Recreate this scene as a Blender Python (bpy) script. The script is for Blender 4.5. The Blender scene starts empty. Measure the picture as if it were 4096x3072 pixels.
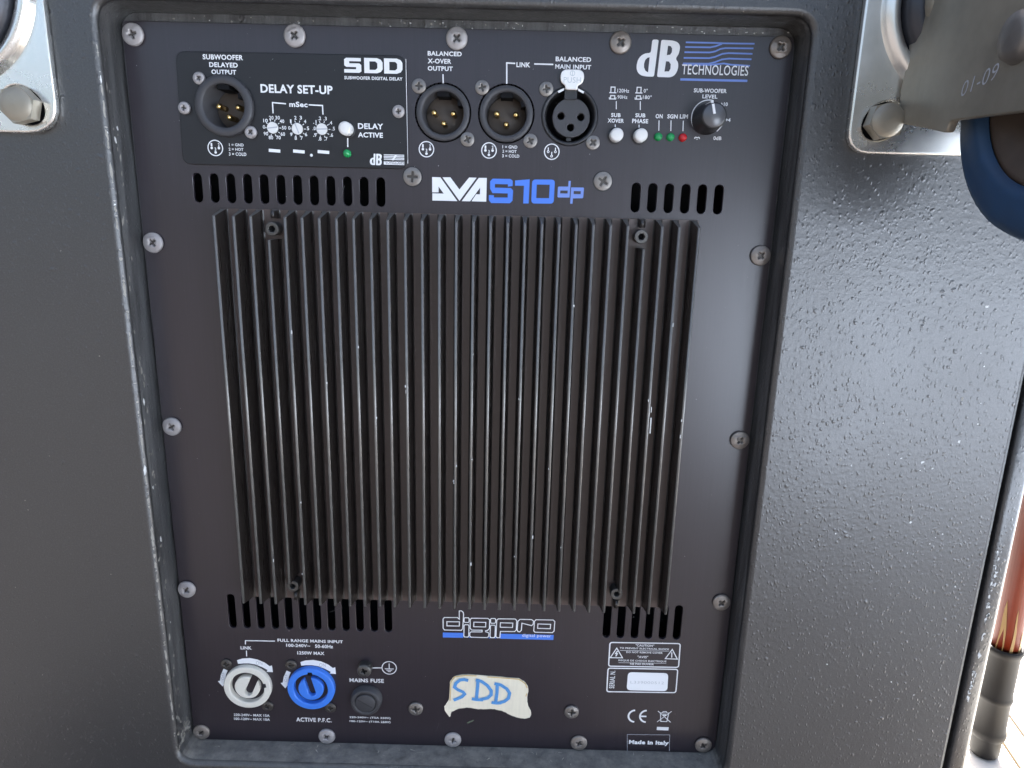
import bpy, bmesh, math, random
from mathutils import Matrix, Vector
random.seed(7)
R = math.radians
scene = bpy.context.scene
COL = scene.collection
MM = 0.001

# ------------------------------------------------------------------ camera
Z0 = 0.430                       # height of the panel centre above the floor (m)
cam_d = bpy.data.cameras.new('camera')
cam_d.sensor_width = 36.0
cam_d.lens = 24.003
cam_d.clip_start = 0.01
cam_d.clip_end = 500.0
cam = bpy.data.objects.new('camera', cam_d)
COL.objects.link(cam)
ROT = Matrix(((0.9996693294747342, 0.008724289425027959, 0.02418922242577268),
              (0.02556982954610804, -0.23763839546603713, -0.9710170836897276),
              (-0.0027231460699233597, 0.9713145112549019, -0.23778289404649397)))   # right, down, forward
r_, d_, f_ = ROT[0], ROT[1], ROT[2]
m = Matrix((r_, -d_, -f_)).transposed().to_4x4()
m.translation = Vector((0.02745, -0.31026, 0.10065 + Z0))
cam.matrix_world = m
scene.camera = cam

# ------------------------------------------------------------------ daylight
SUN_EL, SUN_AZ = 54.0, 22.0      # azimuth clockwise from +Y: sun stands behind and to the right
world = bpy.data.worlds.new('World')
scene.world = world
world.use_nodes = True
wn = world.node_tree
bg = wn.nodes['Background']
sky = wn.nodes.new('ShaderNodeTexSky')
sky.sky_type = 'NISHITA'
sky.sun_disc = False
sky.sun_elevation = R(SUN_EL)
sky.sun_rotation = R(SUN_AZ)
sky.air_density = 1.0
sky.dust_density = 6.0
sky.ozone_density = 0.2
wn.links.new(sky.outputs['Color'], bg.inputs['Color'])
bg.inputs['Strength'].default_value = 0.055
sd = bpy.data.lights.new('sun', 'SUN')
sd.energy = 5.0
sd.angle = R(0.5)
sd.color = (1.0, 0.97, 0.93)
sun = bpy.data.objects.new('sun', sd)
COL.objects.link(sun)
sv = Vector((math.sin(R(SUN_AZ)) * math.cos(R(SUN_EL)), math.cos(R(SUN_AZ)) * math.cos(R(SUN_EL)), math.sin(R(SUN_EL))))
sun.rotation_euler = sv.to_track_quat('Z', 'Y').to_euler()
sun.location = sv * 8
scene.view_settings.view_transform = 'Standard'
scene.view_settings.look = 'None'
scene.view_settings.exposure = 2.95
scene.view_settings.gamma = 1.0


# ------------------------------------------------------------------ materials
def mat(name, col, rough=0.5, metal=0.0, spec=0.5, var=0.0, vscale=60.0, bump=None, rvar=0.0, coat=0.0, streak=None):
    m = bpy.data.materials.new(name)
    m.use_nodes = True
    nt = m.node_tree
    b = nt.nodes['Principled BSDF']
    b.inputs['Base Color'].default_value = (*col, 1)
    b.inputs['Roughness'].default_value = rough
    b.inputs['Metallic'].default_value = metal
    b.inputs['Specular IOR Level'].default_value = spec
    b.inputs['Coat Weight'].default_value = coat
    tc = nt.nodes.new('ShaderNodeTexCoord')
    if var > 0 or rvar > 0:
        mp = nt.nodes.new('ShaderNodeMapping')
        nt.links.new(tc.outputs['Object'], mp.inputs['Vector'])
        if streak:
            mp.inputs['Scale'].default_value = streak
        nz = nt.nodes.new('ShaderNodeTexNoise')
        nz.inputs['Scale'].default_value = vscale
        nz.inputs['Detail'].default_value = 6
        nz.inputs['Roughness'].default_value = 0.65
        nt.links.new(mp.outputs[0], nz.inputs['Vector'])
        if var > 0:
            mx = nt.nodes.new('ShaderNodeMixRGB')
            mx.blend_type = 'MIX'
            mx.inputs[1].default_value = (*[c * (1 - var) for c in col], 1)
            mx.inputs[2].default_value = (*[min(1, c * (1 + var)) for c in col], 1)
            nt.links.new(nz.outputs['Fac'], mx.inputs[0])
            nt.links.new(mx.outputs[0], b.inputs['Base Color'])
        if rvar > 0:
            mr = nt.nodes.new('ShaderNodeMapRange')
            mr.inputs['From Min'].default_value = 0.3
            mr.inputs['From Max'].default_value = 0.7
            mr.inputs['To Min'].default_value = max(0.02, rough - rvar)
            mr.inputs['To Max'].default_value = rough + rvar
            nt.links.new(nz.outputs['Fac'], mr.inputs['Value'])
            nt.links.new(mr.outputs[0], b.inputs['Roughness'])
    if bump:
        sc, dist, st = bump
        n2 = nt.nodes.new('ShaderNodeTexNoise')
        n2.inputs['Scale'].default_value = sc
        n2.inputs['Detail'].default_value = 3
        nt.links.new(tc.outputs['Object'], n2.inputs['Vector'])
        bp = nt.nodes.new('ShaderNodeBump')
        bp.inputs['Strength'].default_value = st
        bp.inputs['Distance'].default_value = dist
        nt.links.new(n2.outputs['Fac'], bp.inputs['Height'])
        nt.links.new(bp.outputs[0], b.inputs['Normal'])
    return m


def paint_mat(name, dusty):
    """Black structured paint: a sprayed skin with small raised droplets; dust settles on faces that look up."""
    m = bpy.data.materials.new(name)
    m.use_nodes = True
    nt = m.node_tree
    N, L = nt.nodes.new, nt.links.new
    b = nt.nodes['Principled BSDF']
    b.inputs['Specular IOR Level'].default_value = 1.0
    tc = N('ShaderNodeTexCoord')
    big = N('ShaderNodeTexNoise'); big.inputs['Scale'].default_value = 14; big.inputs['Detail'].default_value = 5
    L(tc.outputs['Object'], big.inputs['Vector'])
    # droplets: voronoi cells of very uneven size, thinned out by a noise
    wob = N('ShaderNodeTexNoise'); wob.inputs['Scale'].default_value = 260; wob.inputs['Detail'].default_value = 2
    L(tc.outputs['Object'], wob.inputs['Vector'])
    wm = N('ShaderNodeMixRGB'); wm.blend_type = 'LINEAR_LIGHT'; wm.inputs[0].default_value = 0.0012
    L(tc.outputs['Object'], wm.inputs[1]); L(wob.outputs['Color'], wm.inputs[2])
    mp = N('ShaderNodeMapping'); mp.inputs['Rotation'].default_value = (0, R(-18), 0); mp.inputs['Scale'].default_value = (1.25, 1, 0.8)
    L(wm.outputs[0], mp.inputs['Vector'])
    vo = N('ShaderNodeTexVoronoi'); vo.inputs['Scale'].default_value = 540
    vo.inputs['Randomness'].default_value = 1.0
    L(mp.outputs[0], vo.inputs['Vector'])
    dr = N('ShaderNodeMapRange'); dr.interpolation_type = 'SMOOTHSTEP'
    dr.inputs['From Min'].default_value = 0.46; dr.inputs['From Max'].default_value = 0.02
    L(vo.outputs['Distance'], dr.inputs['Value'])
    sel = N('ShaderNodeMapRange'); sel.inputs['From Min'].default_value = 0.12; sel.inputs['From Max'].default_value = 1.0
    sp = N('ShaderNodeSeparateColor'); L(vo.outputs['Color'], sp.inputs[0]); L(sp.outputs[0], sel.inputs['Value'])
    mul = N('ShaderNodeMath'); mul.operation = 'MULTIPLY'; L(dr.outputs[0], mul.inputs[0]); L(sel.outputs[0], mul.inputs[1])
    fine = N('ShaderNodeTexNoise'); fine.inputs['Scale'].default_value = 480; fine.inputs['Detail'].default_value = 3
    L(tc.outputs['Object'], fine.inputs['Vector'])
    fm = N('ShaderNodeMath'); fm.operation = 'MULTIPLY'; fm.inputs[1].default_value = 0.7; L(fine.outputs['Fac'], fm.inputs[0])
    v2 = N('ShaderNodeTexVoronoi'); v2.inputs['Scale'].default_value = 300; L(wm.outputs[0], v2.inputs['Vector'])
    d2 = N('ShaderNodeMapRange'); d2.interpolation_type = 'SMOOTHSTEP'; d2.inputs['From Min'].default_value = 0.38; d2.inputs['From Max'].default_value = 0.03
    L(v2.outputs['Distance'], d2.inputs['Value'])
    s2 = N('ShaderNodeSeparateColor'); L(v2.outputs['Color'], s2.inputs[0])
    e2 = N('ShaderNodeMapRange'); e2.inputs['From Min'].default_value = 0.55; e2.inputs['To Max'].default_value = 1.5; L(s2.outputs[1], e2.inputs['Value'])
    m2 = N('ShaderNodeMath'); m2.operation = 'MULTIPLY'; L(d2.outputs[0], m2.inputs[0]); L(e2.outputs[0], m2.inputs[1])
    a2 = N('ShaderNodeMath'); a2.operation = 'ADD'; L(mul.outputs[0], a2.inputs[0]); L(m2.outputs[0], a2.inputs[1])
    add = N('ShaderNodeMath'); add.operation = 'ADD'; L(a2.outputs[0], add.inputs[0]); L(fm.outputs[0], add.inputs[1])
    bp = N('ShaderNodeBump'); bp.inputs['Strength'].default_value = 0.6; bp.inputs['Distance'].default_value = 0.00026
    L(add.outputs[0], bp.inputs['Height']); L(bp.outputs[0], b.inputs['Normal'])
    # colour: black with brown-grey grime in patches
    cm = N('ShaderNodeMixRGB'); cm.inputs[1].default_value = (0.017, 0.018, 0.020, 1); cm.inputs[2].default_value = (0.032, 0.030, 0.028, 1)
    L(big.outputs['Fac'], cm.inputs[0])
    gr = N('ShaderNodeTexNoise'); gr.inputs['Scale'].default_value = 1500; gr.inputs['Detail'].default_value = 4; gr.inputs['Roughness'].default_value = 0.8; L(tc.outputs['Object'], gr.inputs['Vector'])
    gm = N('ShaderNodeMapRange'); gm.inputs['From Min'].default_value = 0.46; gm.inputs['From Max'].default_value = 0.8; gm.inputs['To Max'].default_value = 0.9; L(gr.outputs['Fac'], gm.inputs['Value'])
    cg = N('ShaderNodeMixRGB'); L(gm.outputs[0], cg.inputs[0]); L(cm.outputs[0], cg.inputs[1]); cg.inputs[2].default_value = (0.075, 0.073, 0.07, 1)
    cm = cg
    ge = N('ShaderNodeNewGeometry'); sx = N('ShaderNodeSeparateXYZ'); L(ge.outputs['True Normal'], sx.inputs[0])
    up = N('ShaderNodeMapRange'); up.inputs['From Min'].default_value = 0.35; up.inputs['From Max'].default_value = 0.95
    up.inputs['To Max'].default_value = 0.8 if dusty else 0.5
    L(sx.outputs['Z'], up.inputs['Value'])
    dn = N('ShaderNodeTexNoise'); dn.inputs['Scale'].default_value = 130; dn.inputs['Detail'].default_value = 8; dn.inputs['Roughness'].default_value = 0.75
    L(tc.outputs['Object'], dn.inputs['Vector'])
    dnr = N('ShaderNodeMapRange'); dnr.inputs['From Min'].default_value = 0.25; dnr.inputs['From Max'].default_value = 0.62; L(dn.outputs['Fac'], dnr.inputs['Value'])
    um = N('ShaderNodeMath'); um.operation = 'MULTIPLY'; L(up.outputs[0], um.inputs[0]); L(dnr.outputs[0], um.inputs[1])
    c2 = N('ShaderNodeMixRGB'); L(um.outputs[0], c2.inputs[0]); L(cm.outputs[0], c2.inputs[1]); c2.inputs[2].default_value = (0.42, 0.39, 0.33, 1) if dusty else (0.20, 0.19, 0.165, 1)
    out = c2
    if dusty:
        st = N('ShaderNodeMapping'); st.inputs['Scale'].default_value = (260, 260, 22); L(tc.outputs['Object'], st.inputs['Vector'])
        sn = N('ShaderNodeTexNoise'); sn.inputs['Scale'].default_value = 1.0; sn.inputs['Detail'].default_value = 5; sn.inputs['Roughness'].default_value = 0.7
        L(st.outputs[0], sn.inputs['Vector'])
        sr = N('ShaderNodeMapRange'); sr.inputs['From Min'].default_value = 0.38; sr.inputs['From Max'].default_value = 0.70; sr.inputs['To Max'].default_value = 0.75
        L(sn.outputs['Fac'], sr.inputs['Value'])
        c3 = N('ShaderNodeMixRGB'); L(sr.outputs[0], c3.inputs[0]); L(cm.outputs[0], c3.inputs[1]); c3.inputs[2].default_value = (0.12, 0.122, 0.12, 1)
        c4 = N('ShaderNodeMixRGB'); L(um.outputs[0], c4.inputs[0]); L(c3.outputs[0], c4.inputs[1]); c4.inputs[2].default_value = (0.32, 0.30, 0.255, 1)
        c3 = c4
        out = c3
    L(out.outputs[0], b.inputs['Base Color'])
    rr = N('ShaderNodeMapRange'); rr.inputs['To Min'].default_value = 0.30; rr.inputs['To Max'].default_value = 0.44
    L(big.outputs['Fac'], rr.inputs['Value'])
    ra = N('ShaderNodeMath'); ra.operation = 'ADD'; L(rr.outputs[0], ra.inputs[0]); L(um.outputs[0], ra.inputs[1]); ra.use_clamp = True
    L(ra.outputs[0], b.inputs['Roughness'])
    return m


M = {}
M['paint'] = paint_mat('black structured paint', False)
M['worn_paint'] = paint_mat('scuffed black paint', True)
M['panel'] = mat('black anodised sheet', (0.022, 0.0165, 0.0215), 0.30, spec=0.72, var=0.40, vscale=1100, rvar=0.02, streak=(1, 1, 0.02), bump=(900, 0.00003, 0.25))
M['module'] = mat('dark plate lacquer', (0.0145, 0.014, 0.0155), 0.36, spec=0.45, var=0.08, vscale=50)
M['fin'] = mat('black anodised extrusion', (0.026, 0.021, 0.018), 0.30, spec=0.7, var=0.18, vscale=900, streak=(1, 1, 0.04), rvar=0.06)
M['sink_base'] = mat('warm tinted sink base', (0.085, 0.057, 0.048), 0.34, spec=0.6, var=0.15, vscale=300)  # warm reflection in the fin gaps is put into this base colour
M['fin_top'] = mat('dusty sawn fin end', (0.13, 0.12, 0.105), 0.6, var=0.5, vscale=500)
M['socket_insert'] = mat('brown black insulator', (0.085, 0.068, 0.056), 0.5)
M['fin_tip'] = mat('fin edge highlight', (0.17, 0.163, 0.15), 0.28, metal=0.35, var=0.3, vscale=300)  # highlight along the fin tips put into a lighter colour
M['plastic'] = mat('black plastic', (0.022, 0.022, 0.024), 0.42, var=0.1)
M['grey_plastic'] = mat('dark grey plastic', (0.045, 0.044, 0.047), 0.5, var=0.1)
M['knob_cap'] = mat('grey satin cap', (0.075, 0.075, 0.08), 0.28, spec=0.8)
M['void'] = mat('dark interior', (0.004, 0.004, 0.005), 0.8, spec=0.2)
M['zinc'] = mat('zinc plated steel', (0.80, 0.79, 0.75), 0.27, metal=0.92, var=0.2, vscale=30, rvar=0.12, bump=(160, 0.0002, 0.12))
M['old_steel'] = mat('dull grey steel', (0.29, 0.26, 0.205), 0.42, metal=0.5, var=0.6, vscale=26, rvar=0.1, bump=(300, 0.0001, 0.2))
M['screw'] = mat('nickel screw', (0.36, 0.335, 0.325), 0.46, metal=0.3, var=0.18, vscale=220, rvar=0.1)
M['screw_worn'] = mat('tarnished rim screw', (0.27, 0.235, 0.205), 0.42, metal=0.5, var=0.4, vscale=260, rvar=0.12)
M['screw_dull'] = mat('tarnished screw', (0.24, 0.22, 0.20), 0.42, metal=0.7, var=0.25, vscale=260, rvar=0.1)
M['screw_dark'] = mat('blackened screw', (0.09, 0.082, 0.074), 0.36, metal=0.6, var=0.2, vscale=260)
M['bolt'] = mat('black socket bolt', (0.10, 0.095, 0.088), 0.36, metal=0.6, var=0.2, vscale=200)
M['gold'] = mat('gold contact', (0.95, 0.66, 0.26), 0.2, metal=1.0)
M['latch'] = mat('bright nickel latch', (0.88, 0.84, 0.80), 0.3, metal=0.55)
M['print'] = mat('white screen print', (0.78, 0.78, 0.78), 0.6)
M['blue_print'] = mat('blue screen print', (0.065, 0.20, 0.70), 0.5)
M['pale_blue'] = mat('pale blue screen print', (0.16, 0.26, 0.62), 0.5)
M['grey_print'] = mat('grey print', (0.42, 0.43, 0.46), 0.6)
M['faint_print'] = mat('faint grey print', (0.55, 0.56, 0.56), 0.6)
M['dark_print'] = mat('dark print', (0.02, 0.02, 0.022), 0.5)
M['button'] = mat('off white button', (0.70, 0.69, 0.66), 0.42, var=0.05)
M['green'] = mat('green lens', (0.015, 0.30, 0.085), 0.22, coat=0.3)
M['red'] = mat('red lens', (0.55, 0.015, 0.02), 0.22, coat=0.3)
M['blue_plastic'] = mat('blue plastic', (0.045, 0.20, 0.72), 0.36, var=0.05)
M['grey_white'] = mat('grey white plastic', (0.70, 0.665, 0.575), 0.4, var=0.04)
M['label'] = mat('white label', (0.84, 0.84, 0.84), 0.6)
M['tyre'] = mat('blue rubber', (0.019, 0.055, 0.12), 0.5, var=0.45, vscale=70, rvar=0.12, bump=(220, 0.0003, 0.3))
M['hub'] = mat('brown grey hub', (0.075, 0.055, 0.042), 0.5, var=0.6, vscale=60, bump=(200, 0.0004, 0.4))
M['raceway'] = mat('dark swivel steel', (0.055, 0.057, 0.066), 0.35, metal=0.6)
M['chip'] = mat('bare filler', (0.27, 0.255, 0.225), 0.8, var=0.35, vscale=500)
M['white_chip'] = mat('bare primer', (0.62, 0.62, 0.60), 0.8, var=0.2, vscale=500)
M['pole'] = mat('orange brown lacquer', (0.105, 0.0135, 0.004), 0.4, spec=0.15, var=0.2, vscale=30)
M['bare_wood'] = mat('bare yellow wood', (0.30, 0.18, 0.06), 0.6, var=0.2, vscale=120, streak=(1, 1, 0.15))
M['rubber'] = mat('grey black rubber', (0.009, 0.008, 0.008), 0.6, spec=0.3, var=0.25, vscale=70)
M['slab'] = mat('pale stone slab', (0.66, 0.64, 0.60), 0.7, var=0.06, vscale=12)
M['slab2'] = mat('cream stone slab', (0.60, 0.53, 0.40), 0.7, var=0.08, vscale=14)
M['concrete'] = mat('blue tinted concrete', (0.66, 0.78, 0.97), 0.8, var=0.05, vscale=3)  # blue of the sky reflection put into the floor colour
M['joint'] = mat('brown joint', (0.075, 0.05, 0.025), 0.85, var=0.2)
M['ground'] = mat('dark unseen ground', (0.046, 0.041, 0.040), 0.85, var=0.3, vscale=8)  # added out of view; dark tone chosen for what panel and cabinet reflect
M['scuff'] = mat('pale scuff', (0.085, 0.08, 0.08), 0.6)
M['green_scuff'] = mat('greenish scuff', (0.10, 0.12, 0.08), 0.6)
M['dust'] = mat('grey dust', (0.20, 0.19, 0.18), 0.9)
M['fluff'] = mat('dust fluff', (0.40, 0.37, 0.32), 0.9)
# masking tape with paper grain and yellowed rim, marker ink
tp = mat('cream paper tape', (0.80, 0.725, 0.56), 0.7, var=0.12, vscale=700, streak=(1, 1, 0.12), bump=(110, 0.0007, 0.45))
M['tape'] = tp
M['tape_old'] = mat('yellowed tape rim', (0.66, 0.47, 0.20), 0.7, var=0.2, vscale=300)
M['ink'] = mat('blue marker ink', (0.09, 0.29, 0.60), 0.6, var=0.2, vscale=500)


# ------------------------------------------------------------------ mesh helpers
class MB:
    """Collects faces in millimetres (x right, y into the cabinet, z up)."""
    def __init__(s):
        s.v, s.f, s.mi, s.sm, s.mats = [], [], [], [], []
        s.cur = 0; s.smooth = False

    def use(s, m):
        if m not in s.mats:
            s.mats.append(m)
        s.cur = s.mats.index(m)
        return s

    def face(s, idx):
        s.f.append(idx); s.mi.append(s.cur); s.sm.append(s.smooth)

    def add(s, vs, fs):
        o = len(s.v)
        s.v += [tuple(v) for v in vs]
        for f in fs:
            s.face([i + o for i in f])

    def box(s, x0, x1, y0, y1, z0, z1):
        s.add([(x0, y0, z0), (x1, y0, z0), (x1, y1, z0), (x0, y1, z0), (x0, y0, z1), (x1, y0, z1), (x1, y1, z1), (x0, y1, z1)],
              [(0, 3, 2, 1), (4, 5, 6, 7), (0, 1, 5, 4), (1, 2, 6, 5), (2, 3, 7, 6), (3, 0, 4, 7)])

    def prism(s, poly, y0, y1):
        a = sum(poly[i][0] * poly[(i + 1) % len(poly)][1] - poly[(i + 1) % len(poly)][0] * poly[i][1] for i in range(len(poly)))
        if a < 0:
            poly = poly[::-1]
        n = len(poly)
        vs = [(x, y0, z) for x, z in poly] + [(x, y1, z) for x, z in poly]
        s.add(vs, [list(range(n)), list(range(2 * n - 1, n - 1, -1))] + [(i, i + n, (i + 1) % n + n, (i + 1) % n) for i in range(n)])

    def flat(s, poly, y):
        a = sum(poly[i][0] * poly[(i + 1) % len(poly)][1] - poly[(i + 1) % len(poly)][0] * poly[i][1] for i in range(len(poly)))
        if a < 0:
            poly = poly[::-1]
        s.add([(x, y, z) for x, z in poly], [list(range(len(poly)))])

    def lathe(s, prof, cx=0, cz=0, n=40, axis='y', cy=0, smooth=True):
        """prof: (radius, depth) pairs from front to back, turned about the depth axis."""
        old = s.smooth; s.smooth = smooth
        vs, fs = [], []
        k = len(prof)
        for r, y in prof:
            for i in range(n):
                a = 2 * math.pi * i / n
                if axis == 'y':
                    vs.append((cx + r * math.cos(a), y, cz + r * math.sin(a)))
                elif axis == 'x':
                    vs.append((y, cy + r * math.cos(a), cz + r * math.sin(a)))
                else:
                    vs.append((cx + r * math.cos(a), cy + r * math.sin(a), y))
        for j in range(k - 1):
            for i in range(n):
                fs.append((j * n + i, j * n + (i + 1) % n, (j + 1) * n + (i + 1) % n, (j + 1) * n + i))
        if axis == 'y':
            fs = [f[::-1] for f in fs]
        s.add(vs, fs)
        for j in (0, k - 1):
            if prof[j][0] > 1e-6:
                pass
        s.smooth = old

    def stroke(s, pts, w, y, closed=False):
        n = len(pts)
        L_, R_ = [], []
        for i in range(n):
            p = Vector(pts[i])
            a = Vector(pts[i - 1]) if (i > 0 or closed) else None
            b = Vector(pts[(i + 1) % n]) if (i < n - 1 or closed) else None
            d1 = (p - a).normalized() if a is not None else None
            d2 = (b - p).normalized() if b is not None else None
            if d1 is None: d1 = d2
            if d2 is None: d2 = d1
            t = d1 + d2
            if t.length < 1e-5: t = d1
            t.normalize()
            nrm = Vector((-t.y, t.x))
            c = max(0.4, t.dot(d1))
            L_.append(p + nrm * (w / 2 / c)); R_.append(p - nrm * (w / 2 / c))
        m_ = n if closed else n - 1
        vs = [(q.x, y, q.y) for q in L_] + [(q.x, y, q.y) for q in R_]
        s.add(vs, [(i, i + n, (i + 1) % n + n, (i + 1) % n) for i in range(m_)])

    def ring(s, cx, cz, r, w, y, n=36, a0=0, a1=360):
        full = abs(a1 - a0) >= 360
        k = n if full else n + 1
        pts = [(cx + r * math.cos(R(a0 + (a1 - a0) * i / n)), cz + r * math.sin(R(a0 + (a1 - a0) * i / n))) for i in range(k)]
        s.stroke(pts, w, y, closed=full)

    def disc(s, cx, cz, r, y, n=20):
        s.flat([(cx + r * math.cos(2 * math.pi * i / n), cz + r * math.sin(2 * math.pi * i / n)) for i in range(n)], y)

    def mesh(s, other, off=(0, 0, 0)):
        o = len(s.v)
        s.v += [(v.co.x / MM + off[0], v.co.y / MM + off[1], v.co.z / MM + off[2]) for v in other.vertices]
        for p in other.polygons:
            s.face([i + o for i in p.vertices])
            s.sm[-1] = p.use_smooth

    def data(s, name, m=None):
        me = bpy.data.meshes.new(name)
        me.from_pydata([(x * MM, y * MM, z * MM) for x, y, z in s.v], [], s.f)
        ms = s.mats if s.mats else [m]
        for q in ms:
            me.materials.append(q)
        me.polygons.foreach_set('material_index', s.mi)
        me.polygons.foreach_set('use_smooth', s.sm)
        me.validate(); me.update()
        return me


def link(name, me, parent=None, loc=(0, 0, 0), label=None, kind=None):
    """loc in millimetres, relative to the parent"""
    o = bpy.data.objects.new(name, me)
    COL.objects.link(o)
    o.parent = parent
    o.location = [c * MM for c in loc]
    if label: o['label'] = label
    if kind: o['kind'] = kind
    return o


def curve_mesh(name, loops, y0, y1, bevel=0.0, m=None, res=2):
    """Flat plate with holes between depths y0 (front) and y1 (back); loops of (x, z) in mm, rims rounded by bevel."""
    cu = bpy.data.curves.new(name, 'CURVE')
    cu.dimensions = '2D'; cu.fill_mode = 'BOTH'
    cu.extrude = (y1 - y0) / 2 - bevel
    cu.bevel_depth = bevel; cu.bevel_resolution = res
    cu.offset = -bevel
    for lp in loops:
        sp = cu.splines.new('POLY')
        sp.points.add(len(lp) - 1)
        for p, (x, z) in zip(sp.points, lp):
            p.co = (x, z, 0, 1)
        sp.use_cyclic_u = True
    ob = bpy.data.objects.new(name, cu)
    COL.objects.link(ob)
    dg = bpy.context.evaluated_depsgraph_get()
    me = bpy.data.meshes.new_from_object(ob.evaluated_get(dg))
    bpy.data.objects.remove(ob); bpy.data.curves.remove(cu)
    yc = (y0 + y1) / 2
    for v in me.vertices:
        x, z, d = v.co
        v.co = (x * MM, (yc - d) * MM, z * MM)
    bm = bmesh.new(); bm.from_mesh(me)
    bmesh.ops.remove_doubles(bm, verts=bm.verts, dist=1e-7)
    bmesh.ops.recalc_face_normals(bm, faces=bm.faces)
    for e in bm.edges:
        e.smooth = e.calc_face_angle(0) < R(38)
    for f in bm.faces:
        f.smooth = abs(f.normal.y) < 0.999
    bm.to_mesh(me); bm.free()
    me.name = name
    me.materials.clear()
    if m: me.materials.append(m)
    return me


def circle(r, cx=0, cz=0, n=32, a0=0):
    return [(cx + r * math.cos(2 * math.pi * i / n + a0), cz + r * math.sin(2 * math.pi * i / n + a0)) for i in range(n)]


def rrect(x0, x1, z0, z1, r, n=6):
    out = []
    for cx, cz, a in ((x1 - r, z1 - r, 0), (x0 + r, z1 - r, 90), (x0 + r, z0 + r, 180), (x1 - r, z0 + r, 270)):
        for i in range(n + 1):
            out.append((cx + r * math.cos(R(a + 90 * i / n)), cz + r * math.sin(R(a + 90 * i / n))))
    return out


def round_poly(pts, r, n=4):
    out = []
    k = len(pts)
    for i in range(k):
        p, a, b = Vector(pts[i]), Vector(pts[i - 1]), Vector(pts[(i + 1) % k])
        da, db = (a - p), (b - p)
        q = min(r, da.length * .45, db.length * .45)
        pa, pb = p + da.normalized() * q, p + db.normalized() * q
        for j in range(n + 1):
            t = j / n
            out.append(tuple(pa * (1 - t) ** 2 + p * 2 * t * (1 - t) + pb * t * t))
    return out


def slot(x, z0, z1, r, n=6):
    out = [(x + r * math.cos(R(180 * i / n)), z1 - r + r * math.sin(R(180 * i / n))) for i in range(n + 1)]
    out += [(x + r * math.cos(R(180 + 180 * i / n)), z0 + r + r * math.sin(R(180 + 180 * i / n))) for i in range(n + 1)]
    return out


def cross_loop(r, w, a=0.0):
    h = w / 2
    pts = [(h, r), (h * 1.15, h * 1.15), (r, h), (r, -h), (h * 1.15, -h * 1.15), (h, -r), (-h, -r), (-h * 1.15, -h * 1.15), (-r, -h), (-r, h), (-h * 1.15, h * 1.15), (-h, r)]
    c, s = math.cos(a), math.sin(a)
    return [(x * c - y * s, x * s + y * c) for x, y in pts]


# text: every string becomes real glyph outlines fitted into its box on the panel
TEXT = []


def T(store, s, tl, br, y, weight=0.03, rot=0, shear=0):
    TEXT.append((store, s, tl, br, y, weight, rot, store.cur, shear))


def flush_text():
    obs = []
    for (st, s, tl, br, y, w, rot, mi, sh) in TEXT:
        cu = bpy.data.curves.new('t', 'FONT')
        cu.body = s; cu.size = 1.0; cu.offset = w; cu.resolution_u = 3; cu.space_character = 1.06; cu.shear = sh
        ob = bpy.data.objects.new('t', cu); COL.objects.link(ob); obs.append(ob)
    dg = bpy.context.evaluated_depsgraph_get()
    for ob, (st, s, tl, br, y, w, rot, mi, sh) in zip(obs, TEXT):
        me = bpy.data.meshes.new_from_object(ob.evaluated_get(dg))
        P = [(v.co.x, v.co.y) for v in me.vertices]
        if rot:
            c, sn = math.cos(R(rot)), math.sin(R(rot))
            P = [(a * c - b * sn, a * sn + b * c) for a, b in P]
        xs = [a for a, b in P]; ys = [b for a, b in P]
        x0, x1, z0, z1 = tl[0], br[0], br[1], tl[1]
        sx = (x1 - x0) / max(1e-6, max(xs) - min(xs)); sy = (z1 - z0) / max(1e-6, max(ys) - min(ys))
        o = len(st.v)
        st.v += [(x0 + (a - min(xs)) * sx, y, z0 + (b - min(ys)) * sy) for a, b in P]
        for p in me.polygons:
            st.f.append([i + o for i in p.vertices]); st.mi.append(mi); st.sm.append(False)
        bpy.data.meshes.remove(me)
    for ob in obs:
        cu = ob.data
        bpy.data.objects.remove(ob); bpy.data.curves.remove(cu)
    TEXT.clear()


def logo(x0, y0, k):
    return None


# ------------------------------------------------------------------ the ground
def structure(name, me, loc=(0, 0, 0), label=None):
    o = link(name, me, None, loc)
    o['kind'] = 'structure'
    if label: o['label'] = label
    return o


g = MB(); g.use(M['ground']); S_ = 60000
g.add([(-S_, -S_, -8), (S_, -S_, -8), (S_, S_, -8), (-S_, S_, -8)], [(0, 1, 2, 3)])
structure('ground', g.data('ground'))
# terrace of pale slabs; the unseen front part is shaped for cabinet reflections
fl = MB(); fl.use(M['concrete'])
fl.add([(275, 9000, -6), (275, 0, -6), (900, -100, -6), (2600, -1300, -6), (24000, -1300, -6), (24000, 9000, -6)], [(0, 1, 2, 3, 4, 5)])
fl.add([(2600, -1300, -6), (540, -1120, -6), (3500, -15000, -6), (24000, -15000, -6), (24000, -1300, -6)], [(0, 1, 2, 3, 4)])
fl.use(M['joint']); fl.add([(300, -60, -3), (1500, -60, -3), (1500, 2000, -3), (300, 2000, -3)], [(0, 1, 2, 3)])
floor = structure('floor', fl.data('floor'))
A, Bq = Vector((576.0, 325.0)), Vector((581.0, 292.0))


def slab_poly(pts, m, label=None):
    q = MB(); q.use(m)
    n = len(pts)
    a = sum(pts[i][0] * pts[(i + 1) % n][1] - pts[(i + 1) % n][0] * pts[i][1] for i in range(n))
    if a < 0: pts = pts[::-1]
    q.add([(x, y, -30) for x, y in pts] + [(x, y, 0) for x, y in pts], [list(range(n - 1, -1, -1)), list(range(n, 2 * n))] + [(i, (i + 1) % n, (i + 1) % n + n, i + n) for i in range(n)])
    return link('slab', q.data('slab', m), floor, (0, 0, 0), label)


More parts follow.
